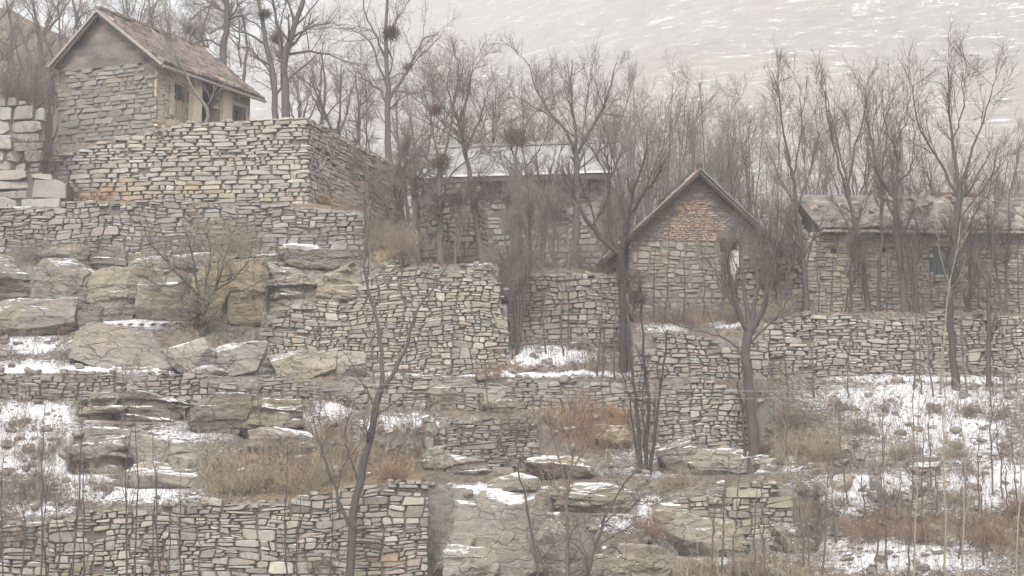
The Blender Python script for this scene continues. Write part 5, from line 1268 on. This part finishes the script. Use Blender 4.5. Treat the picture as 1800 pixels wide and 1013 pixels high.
tree_group([(225, -50, 86, 'vase'), (275, -30, 82, 'spread'), (320, 0, 80, 'vase'), (350, -40, 90, 'spread'), (425, -40, 92, 'spread')],
           'bare trees behind the tiled roof', 'bare trees behind the tiled roof', 140)
tree_group([(530, 120, 78, 'vase'), (560, 60, 84, 'spread'), (597, 95, 74, 'vase'), (630, 110, 80, 'spread'), (655, 150, 76, 'up')],
           'smaller trees on top of the dressed terrace', 'smaller trees on the dressed terrace', 160)
tree_group([(720, 130, 80, 'spread'), (745, 90, 82, 'vase'), (780, 120, 80, 'up'), (830, 100, 84, 'spread'), (865, 140, 80, 'spread'), (890, 165, 83, 'vase'), (930, 120, 81, 'vase'), (965, 130, 84, 'up'), (1045, 100, 80, 'vase'), (1075, 130, 83, 'up')],
           'faint grey trees behind the pale sheet roof', 'trees behind the pale sheet roof', 180, tcol=(.245, .205, .185))
th = [(px, 135 + 90 * random.Random(px).random() ** 1.3, 69 + random.Random(px + 1).uniform(0, 14), 'up') for px in range(1098, 1330, 13)]
tree_group(th, 'upright trees in the purple thicket behind the gabled house', 'upright trees of the purple thicket', 220, tcol=(.26, .212, .186), name='thicket_tree')
th = [(px, (115 if px < 1560 else 150) + 120 * random.Random(px).random() ** 1.2, 69.5 + random.Random(px + 1).uniform(0, 14), random.Random(px + 2).choice(['up', 'up', 'vase'])) for px in range(1338, 1830, 25)]
tree_group(th, 'bare trees standing behind the long weedy roof', 'bare trees behind the long house', 260, tcol=(.245, .205, .185))
tree_group([(690, 250, 68, 'up', 430), (725, 270, 67, 'spread', 430), (745, 250, 70.0, 'up'), (800, 280, 66, 'up', 450), (895, 300, 64, 'up', 462), (935, 250, 65, 'up', 462), (955, 220, 66, 'vase', 462), (1060, 300, 63.5, 'up', 472), (975, 320, 63.5, 'up', 465), (1130, 180, 66, 'up', 480), (1090, 210, 67, 'up', 480), (1110, 160, 68, 'vase', 480)],
           'tangled trees before the sheet roofed house', 'tangled trees in front of the sheet roofed house', 300, tcol=(.245, .205, .185))
tree_group([(900, 460, 59.6, 'sapling', 640), (912, 300, 59.8, 'up', 645), (990, 470, 59.2, 'sapling', 640), (1000, 420, 59.8, 'sapling', 620), (1050, 480, 59, 'sapling', 640), (1060, 520, 58.6, 'sapling', 655), (960, 480, 59.6, 'sapling', 630), (1080, 500, 58.8, 'sapling', 650), (1115, 480, 60.8, 'up', 575), (1150, 420, 61.2, 'sapling', 570), (1170, 380, 62, 'sapling', 560), (1200, 400, 62, 'sapling', 558), (1235, 420, 62.5, 'sapling', 556), (1262, 390, 62, 'up', 556), (1290, 400, 62.2, 'sapling', 556)],
           'thin dark trees before the shaded wall and gabled house', 'thin trees before the gabled house', 340, col=(.09, .077, .069), tcol=(.18, .15, .133), rk=1.15)
tree_group([(1350, 350, 62, 'up', 556), (1375, 330, 62, 'up', 556), (1395, 380, 61.5, 'sapling', 552), (1440, 420, 61.4, 'sapling', 553), (1462, 400, 61.3, 'sapling', 553), (1490, 380, 61.5, 'up', 553), (1560, 360, 61.3, 'sapling', 553), (1610, 300, 61.6, 'up', 553), (1635, 440, 61.2, 'sapling', 553), (1700, 330, 61.5, 'up', 553), (1720, 420, 61, 'sapling', 553), (1765, 320, 61.4, 'up', 553), (1790, 400, 61.2, 'sapling', 553)],
           'slim trees standing close in front of the long house', 'slim trees before the long house', 380, col=(.085, .073, .065), tcol=(.17, .142, .125), rk=1.1)
tree_group([(1605, 420, 58.8, 'sapling', 655), (1620, 540, 58.6, 'sapling', 658), (1700, 470, 58.7, 'sapling', 658), (1765, 480, 58.7, 'sapling', 658), (1785, 560, 58.5, 'sapling', 660), (1490, 580, 58.4, 'sapling', 662), (1430, 560, 58.4, 'sapling', 664), (1640, 470, 58.4, 'sapling', 664)],
           'saplings at the foot of the long pale retaining wall', 'saplings below the long retaining wall', 400, cat='sapling', name='sapling', rk=1.2)
sap = [(8, 800, 49.3), (28, 860, 49.2), (70, 700, 49.2), (85, 820, 49.4), (105, 860, 49.2), (118, 680, 49.3), (150, 800, 49.4), (222, 700, 49.2), (243, 690, 49.2), (270, 840, 49.4), (285, 760, 49.2), (300, 880, 49.3), (318, 830, 49.3), (345, 900, 49.3), (505, 780, 49.4), (520, 860, 49.4), (575, 830, 49.3)]
tree_group([(a, b, c, 'sapling', 1040) for a, b, c in sap], 'thin bare stems before the bottom left retaining wall', 'stems before the bottom left wall', 430, cat='sapling', name='sapling', rk=1.3, col=(.085, .072, .065))
sap = [(1290, 830, 1010), (1270, 800, 1010), (1255, 860, 1010), (1330, 830, 1000), (1425, 860, 1010), (1445, 800, 1020), (1490, 690, 880), (1540, 720, 1000), (1595, 690, 1015), (1620, 760, 960), (1645, 820, 900), (1700, 790, 905), (1720, 750, 900), (1745, 560, 870), (1760, 700, 880), (1775, 780, 920), (1795, 720, 940), (1580, 830, 900), (1385, 700, 820), (1410, 880, 1000), (1470, 820, 960), (1515, 800, 930), (1560, 760, 1000), (1635, 700, 860), (1685, 850, 980), (1730, 820, 990), (1345, 880, 1000)]
tree_group([(a, b, float(depth(a, min(c, 1010))), 'sapling', min(c, 1015)) for a, b, c in sap], 'thin saplings on the lower right snowy slope', 'saplings on the lower right slope', 460, cat='sapling', name='sapling', rk=1.1, col=(.12, .10, .085))
sap = [(1663, 560, 1020), (1605, 620, 1020), (1690, 700, 1020), (1785, 640, 1020)]
tree_group([(a, b, 47.6, 'sapling', c) for a, b, c in sap], 'tall pale barked saplings at the bottom right', 'pale saplings at the bottom right', 490, cat='sapling', name='pale_sapling', rk=1.15, col=(.27, .23, .185), tcol=(.25, .21, .165))
sap = [(700, 420, 470), (740, 380, 470), (655, 450, 640), (790, 560, 660), (830, 620, 720), (860, 640, 730), (650, 560, 700), (490, 430, 470), (640, 300, 460), (460, 640, 780), (560, 700, 820), (1385, 600, 700), (205, 640, 790), (560, 560, 640)]
tree_group([(a, b, float(depth(a, c)) - .05, 'sapling', c) for a, b, c in sap], 'thin stems scattered over the middle terraces', 'thin stems on the middle terraces', 520, cat='sapling', name='sapling', rk=1.1, col=(.13, .108, .094))

# ------------------------------------------------------------------ nests in the trees
def twig_ball(px, py, Y, rad, label, col, seed, n=160):
    r = np.random.default_rng(seed); c = at(px, py, Y); v = r.normal(size=(n, 3)); v /= np.linalg.norm(v, axis=1)[:, None]
    P = c + v * rad * r.uniform(.1, .75, (n, 1)) * np.array([1, 1, .7]); Dn = np.cross(v, r.normal(size=(n, 3))) + v * .25; Dn /= np.linalg.norm(Dn, axis=1)[:, None]
    pts, rd = grow(P, Dn, r.uniform(.5, 1.2, n) * rad, np.full(n, .009), 4, .25, .02, r); V, Q = tubes(pts - c, rd, 3)
    cc_ = np.tile(np.array(col), (len(V), 1)) * (1 + r.normal(0, .15, (len(V), 1)))
    o = link('twig_nest', make_mesh('twig_nest', V, [Q], M_TWIG, cc_), loc=tuple(c)); tag(o, label, 'nest')
for k, (a, b, Y, rd, lab, c_) in enumerate([(688, 58, 72.5, .42, 'dark twig nest high in the tall tree above the dressed terrace', (.10, .08, .075)), (716, 118, 72.3, .22, 'small dark twig clump lower in the tall tree above the dressed terrace', (.10, .08, .075)), (776, 282, 66.7, .45, 'brown twig nest in the bushy tree beside the pale corner wall', (.17, .11, .08)), (764, 193, 66.7, .3, 'reddish twig nest near the top of the bushy tree', (.18, .115, .095)), (905, 243, 66.4, .55, 'wide rust brown twig nest above the dark doorway', (.155, .108, .082)), (465, 25, 70.4, .3, 'dark twig nest in the twin trunked tree by the top edge', (.10, .085, .08)), (487, 68, 70.5, .3, 'lower dark twig nest in the twin trunked tree', (.11, .09, .085)), (335, 52, 80, .35, 'dark twig clump in the branches over the tiled roof', (.11, .09, .09)), (800, 350, 66.6, .4, 'lowest twig clump on the bushy tree beside the pale corner wall', (.12, .09, .08))]):
    twig_ball(a, b, Y, rd, lab, c_, 700 + k, int(300 * rd / .4))

# ------------------------------------------------------------------ shrubs
def shrub(px, py, wpx, hpx, label, col, seed, n=70, Y=None, name='shrub', lean=0.0, th=.006):
    r = np.random.default_rng(seed); Y = Y or float(depth(px, py)) - .1; c = at(px, py, Y); sc = Y / F; W, H = wpx * sc, hpx * sc
    zz = drop(c[0], c[1]); c[2] = zz if abs(zz - c[2]) < 1.0 else c[2]
    P = c + np.stack([r.normal(0, W * .13, n), r.normal(0, min(W * .12, .3), n), np.full(n, -.05)], -1)
    for i in range(n):
        z = drop(P[i, 0], P[i, 1]); P[i, 2] = z - .03 if abs(z - c[2]) < .8 else c[2]
    Dn = np.stack([(P[:, 0] - c[0]) / (W * .3) * .8 + r.normal(0, .42, n) + lean, r.normal(0, .4, n) - .15, np.full(n, .9)], -1); Dn /= np.linalg.norm(Dn, axis=1)[:, None]
    pts, rd = grow(P, Dn, r.uniform(.3, 1.1, n) ** 1.2 * H * np.clip(1.1 - ((P[:, 0] - c[0]) / (W * .42)) ** 2, .35, 1), np.full(n, th), 5, .2, -.03, r); V, Q = tubes(pts - c, rd, 3); VV, QQ, n0 = [V], [Q], len(V)
    for lv in (dict(n=6, L=(.25 * H, .55 * H)), dict(n=4, L=(.1 * H, .25 * H))):
        P2_, D2, L2, R2 = spawn(pts, rd, lv['n'], .15, 1, .7, .25, lv['L'][0], lv['L'][1], .7, r, th * .6); pts, rd = grow(P2_, D2, L2, R2, 3, .2, .0, r); V, Q = tubes(pts - c, rd, 3); VV.append(V); QQ.append(Q + n0); n0 += len(V)
    V = np.concatenate(VV); cc_ = np.array(col) * (1 + r.normal(0, .22, (len(V) // 3, 1)).repeat(3, 0)[:len(V)]) if len(V) % 3 == 0 else np.tile(np.array(col), (len(V), 1))
    o = link(name, make_mesh(name, V, QQ, M_TWIG, np.clip(cc_, .01, 1)), loc=tuple(c)); tag(o, label, 'shrub')
RU = (.23, .15, .105); STW = (.27, .215, .15); BR = (.19, .148, .112); PU = (.17, .13, .125)
SH = [(1480, 720, 90, 22, 'low brown clump in the snow just below the left part of the long pale wall', BR), (1560, 715, 80, 22, 'low brown clump in the snow below the middle of the long pale wall', BR), (1430, 860, 70, 26, 'brown clump in the snow left of the tilted pale block', BR), (1620, 860, 80, 26, 'brown clump in the snow under the brown slab', BR), (1700, 830, 70, 22, 'brown clump in the snow right of the brown slab', BR), (120, 790, 90, 20, 'brown clump in the middle of the left snow bank', BR), (40, 740, 80, 20, 'brown clump at the top of the left snow bank', BR), (180, 860, 90, 20, 'brown clump on the snow above the bottom wall', BR), (1020, 782, 130, 70, 'rust brown rounded bush above the loaf shaped boulder', (.255, .16, .11)), (1085, 742, 80, 45, 'ginger bush behind the ochre boulder', (.33, .21, .12)), (440, 858, 110, 70, 'wide straw coloured bush above the bottom wall, left one of the pair', STW), (540, 862, 120, 75, 'wide straw coloured bush above the bottom wall, right one of the pair', STW),
 (490, 800, 110, 50, 'brown bush against the cracked tan rock', BR), (690, 842, 80, 40, 'russet bush on top of the blocky end of the bottom wall', RU), (610, 800, 70, 50, 'dry bush beside the slender forked tree', STW), (560, 690, 60, 40, 'tan grass bush at the end of the boulder row', STW), (860, 665, 90, 30, 'low russet bush at the foot of the tall rubble wall', RU),
 (1515, 755, 70, 34, 'round dry bush on the right slope, upper left of the four', BR), (1580, 800, 60, 44, 'tallest tan grass bush on the right slope, lower left of the four', STW), (1670, 798, 80, 40, 'wide tan bush on the right slope above the brown slab', STW), (1640, 722, 60, 26, 'small brown bush below the foot of the long pale wall', BR), (1700, 728, 80, 32, 'dark brown bush under the forked tree at right', BR),
 (1760, 735, 60, 26, 'brown bush near the right edge below the pale wall', BR), (1450, 810, 80, 50, 'dry bush right of the round pale stone', STW), (1400, 800, 60, 60, 'straw tuft beside the pollarded trunk', STW), (1530, 945, 110, 50, 'large russet bush low on the right slope, left of two', RU), (1610, 950, 90, 46, 'russet bush low on the right slope, right of two', RU),
 (1740, 960, 100, 60, 'big russet bush in the bottom right corner', RU), (1790, 900, 60, 50, 'russet bush at the right edge above the corner', RU), (1440, 900, 70, 60, 'grey twiggy bush over the right end of the short terrace wall', BR), (1400, 940, 70, 50, 'brown bush draping beside the brown boulder', BR),
 (1140, 940, 90, 50, 'russet bush on the bank right of the pale pointed rock', RU), (1090, 1000, 100, 50, 'straw bush at the bottom edge centre right', STW), (1230, 1010, 120, 40, 'dry low bush at the bottom edge below the broad boulder', STW), (1320, 1015, 90, 50, 'dry bush at the bottom edge right of the broad boulder', BR),
 (180, 352, 110, 34, 'orange brown grass bush against the foot of the dressed terrace wall', (.34, .21, .12)), (565, 352, 90, 30, 'orange grass bush at the corner foot of the dressed terrace wall', (.34, .22, .125)), (640, 385, 70, 80, 'tan bush growing up the receding dressed wall', (.25, .19, .14)), (420, 448, 120, 90, 'straw coloured climbing bush over the long dry stone wall', (.29, .235, .165)), (540, 440, 60, 70, 'purple grey twigs hanging over the dry stone wall', PU),
 (310, 440, 90, 60, 'thin straw bush on the dry stone wall behind the orchard tree', (.27, .225, .16)), (60, 455, 90, 60, 'dark twiggy bush on the ledge at the far left', PU), (180, 440, 80, 50, 'dark purple twigs on the jointed ledge rock', PU), (30, 345, 60, 40, 'sparse dark twigs below the stepped platform', PU),
 (70, 270, 110, 110, 'dark bush filling the gap beside the tiled house', (.10, .085, .085)), (20, 180, 130, 80, 'dark thicket above the stepped platform', (.13, .10, .095)), (730, 452, 100, 70, 'dry brown bush on the bank below the pale corner wall', BR), (820, 462, 90, 50, 'dry tan bush on top of the tall rubble wall', STW), (890, 470, 80, 60, 'brown bush at the head of the shaded wall', BR),
 (960, 470, 90, 80, 'grey brown thicket left of the dark forked tree', PU), (1040, 475, 90, 90, 'purple brown thicket under the dark forked tree', PU), (670, 440, 80, 60, 'brown bush above the left of the tall rubble wall', BR), (1190, 566, 110, 60, 'dead brush along the foot of the brick gabled house', (.2, .15, .13)), (1290, 566, 80, 60, 'dry brush right of the door of the gabled house', BR), (1370, 556, 60, 50, 'straw brush at the corner between the two houses', STW),
 (1090, 700, 60, 30, 'dark bush on the end of the low middle wall', PU), (1390, 745, 80, 60, 'dry brush right of the pollarded trunk', BR), (1330, 800, 50, 40, 'dead roots and twigs at the pollarded trunk', BR), (110, 665, 110, 30, 'low brown brush on the left terrace wall', BR), (70, 800, 110, 40, 'brown brush poking from the left snow bank', BR), (60, 860, 130, 40, 'brown brush above the left end of the bottom wall', BR), (230, 690, 120, 30, 'low brown brush over the dark rock face', BR),
 (745, 800, 70, 40, 'russet brush left of the dark layered wall', RU), (900, 760, 80, 40, 'dry brush hanging over the dark layered wall', BR), (1180, 850, 100, 30, 'low straw brush above the short terrace wall', STW), (1560, 880, 80, 40, 'dark brush in the snow mid right', BR), (1680, 880, 90, 40, 'tan brush in the snow below the brown slab', STW), (30, 960, 90, 50, 'dead brush at the bottom left corner', BR), (560, 1010, 120, 50, 'dead brush at the foot of the bottom wall', BR), (850, 1020, 120, 40, 'dead brush at the foot of the grey outcrop', BR)]
for k, (a, b, wd, ht, lab, c_) in enumerate(SH): shrub(a, b, wd, ht, lab, c_, 800 + k, n=int(22 + wd * (.25 if c_ is PU else .45)), th=.005)

# ------------------------------------------------------------------ dry grass, ground cover and dead brush
def blades(n, seed, hmin, hmax, name, label, cols, wfun, wid=.006, thin=.3):
    r = np.random.default_rng(seed); px = r.uniform(-60, 1860, n * 8); py = r.uniform(200, 1075, n * 8)
    cr = np.interp(px, CREST[:, 0], CREST[:, 1]); i = ((px - GX[0]) / 3).astype(int); j = np.clip(((GY[0] - py) / 3).astype(int), 0, len(GY) - 1)
    ok = (py > cr + 1) & (WB[i, j] < .3) & (r.random(len(px)) < wfun(px, py)); px, py = px[ok][:n], py[ok][:n]
    B = ground(px, py); m = len(B)
    for q in range(m):
        h = BV.ray_cast(Vector((B[q, 0], B[q, 1], B[q, 2] + .7)), Vector((0, 0, -1)), 2.0)
        B[q, 2] = h[0].z - .01 if h[0] is not None else B[q, 2]
    a = r.uniform(0, 6.283, m); ln = r.uniform(.3, 2.0, m); H = r.uniform(hmin, hmax, m) * r.uniform(.5, 1, m)
    d = np.stack([np.cos(a) * ln, np.sin(a) * ln, np.ones(m)], -1) * H[:, None]; bend = np.stack([np.cos(a), np.sin(a), -np.ones(m) * .7], -1) * (H * r.uniform(.05, .4, m))[:, None]
    s_ = np.stack([np.cos(a + 1.57 + r.normal(0, .6, m)), np.sin(a + 1.57), np.zeros(m)], -1) * wid
    V = np.stack([B - s_, B + s_, B + d * .55 + s_ * .8, B + d * .55 - s_ * .8, B + d + bend], 1).reshape(-1, 3)
    o = np.arange(m)[:, None] * 5; ci = r.integers(0, len(cols), m); C = (np.array(cols)[ci] * r.uniform(.7, 1.25, (m, 1))).repeat(5, 0)
    me = make_mesh(name, V, [o + np.array([[0, 1, 2, 3]]), o + np.array([[3, 2, 4]])], M_GRASS, C); tag(link(name, me), label, 'grass', kind='stuff')
blades(110000, 61, .10, .36, 'dry_grass', 'dry straw and rust coloured grass over the terraces', [(.28, .225, .155), (.22, .165, .115), (.33, .27, .19), (.17, .125, .095), (.235, .165, .12)], lambda x, y: np.clip(grass_at(x, y) * 1.1 - snow_at(x, y) * .95, .02, 1))
blades(36000, 62, .10, .55, 'dead_brush', 'fine dark dead stems poking through the snow', [(.17, .13, .11), (.13, .10, .09), (.24, .19, .14)], lambda x, y: np.clip(snow_at(x, y), .15, .8) * .6, wid=.004)

def weeds(n, seed):
    r = np.random.default_rng(seed); px = r.uniform(-60, 1860, n * 5); py = 560 + 500 * r.random(n * 5)
    cr = np.interp(px, CREST[:, 0], CREST[:, 1]); i = ((px - GX[0]) / 3).astype(int); j = np.clip(((GY[0] - py) / 3).astype(int), 0, len(GY) - 1)
    ok = (py > cr + 2) & (WB[i, j] < .5) & (r.random(len(px)) < .35 - .15 * snow_at(px, py) + .5 * fbm(np.stack([px / 90, py / 50, px * 0], -1), 3)); px, py = px[ok][:n], py[ok][:n]; B = ground(px, py); m = len(B)
    for q in range(m):
        h = BV.ray_cast(Vector((B[q, 0], B[q, 1], B[q, 2] + .8)), Vector((0, 0, -1)), 2.0); B[q, 2] = h[0].z - .02 if h[0] is not None else B[q, 2]
    Dn = np.stack([r.normal(0, .22, m), r.normal(0, .2, m), np.ones(m)], -1); Dn /= np.linalg.norm(Dn, axis=1)[:, None]; H = r.uniform(.3, 1.25, m) * r.uniform(.5, 1, m)
    pts, rd = grow(B, Dn, H, np.full(m, .0065), 6, .11, .03, r, .5); V, Q = tubes(pts, rd, 3); VV, QQ, n0 = [V], [Q], len(V); pal = np.array([(.27, .22, .16), (.17, .135, .11), (.33, .28, .215), (.21, .15, .11), (.13, .11, .10)]); ci = r.integers(0, 5, m); CC = [pal[ci].repeat(7 * 3, 0)]
    a, b, c, d = spawn(pts, rd, 5, .3, 1, .6, .25, .12, .45, .7, r, .0042); pts2, rd2 = grow(a, b, c, d, 3, .16, .05, r); V, Q = tubes(pts2, rd2, 3); VV.append(V); QQ.append(Q + n0); CC.append(pal[ci].repeat(5, 0).repeat(4 * 3, 0))
    V = np.concatenate(VV); tag(link('weeds', make_mesh('weeds', V, QQ, M_TWIG, np.concatenate(CC))), 'dry branching weeds and seedlings all over the lower terraces', 'weeds', kind='stuff')
weeds(4200, 91)

# ------------------------------------------------------------------ overhead cables
def cable(p, label, rad=.0045):
    P = np.array([at(*q) for q in p]); n = 40; t = np.linspace(0, 1, n); c = np.linspace(0, 1, len(P)); Q_ = np.stack([np.interp(t, c, P[:, k]) for k in range(3)], -1); Q_[:, 2] -= .6 * 4 * t * (1 - t) * 1.0
    V, Q = tubes((Q_ - Q_[0])[None], np.full((1, n), rad), 5); o = link('overhead_cable', make_mesh('overhead_cable', V, [Q], plain('cable', (.3, .3, .3), .6, .1), None, True), loc=tuple(Q_[0])); tag(o, label, 'cable')
cable([(-300, 610, 46), (2100, 668, 46)], 'upper thin grey cable crossing the middle of the slope')
cable([(-300, 618, 46.4), (2100, 684, 46.4)], 'lower thin grey cable crossing the middle of the slope just under the other')

# ------------------------------------------------------------------ haze
def haze(density):
    V, Q = box_arr((0, 460, 160), (1500, 1140, 420)); m = bpy.data.materials.new('haze'); m.use_nodes = True; nt = m.node_tree; nt.nodes.clear()
    o = nt.nodes.new('ShaderNodeOutputMaterial'); v = nt.nodes.new('ShaderNodeVolumePrincipled'); v.inputs['Color'].default_value = (.94, .955, .98, 1); v.inputs['Density'].default_value = density; v.inputs['Anisotropy'].default_value = .2
    L(nt, v.outputs[0], o.inputs['Volume']); tag(link('haze', make_mesh('haze', V, [Q], m)), kind='stuff')
haze(.0014)
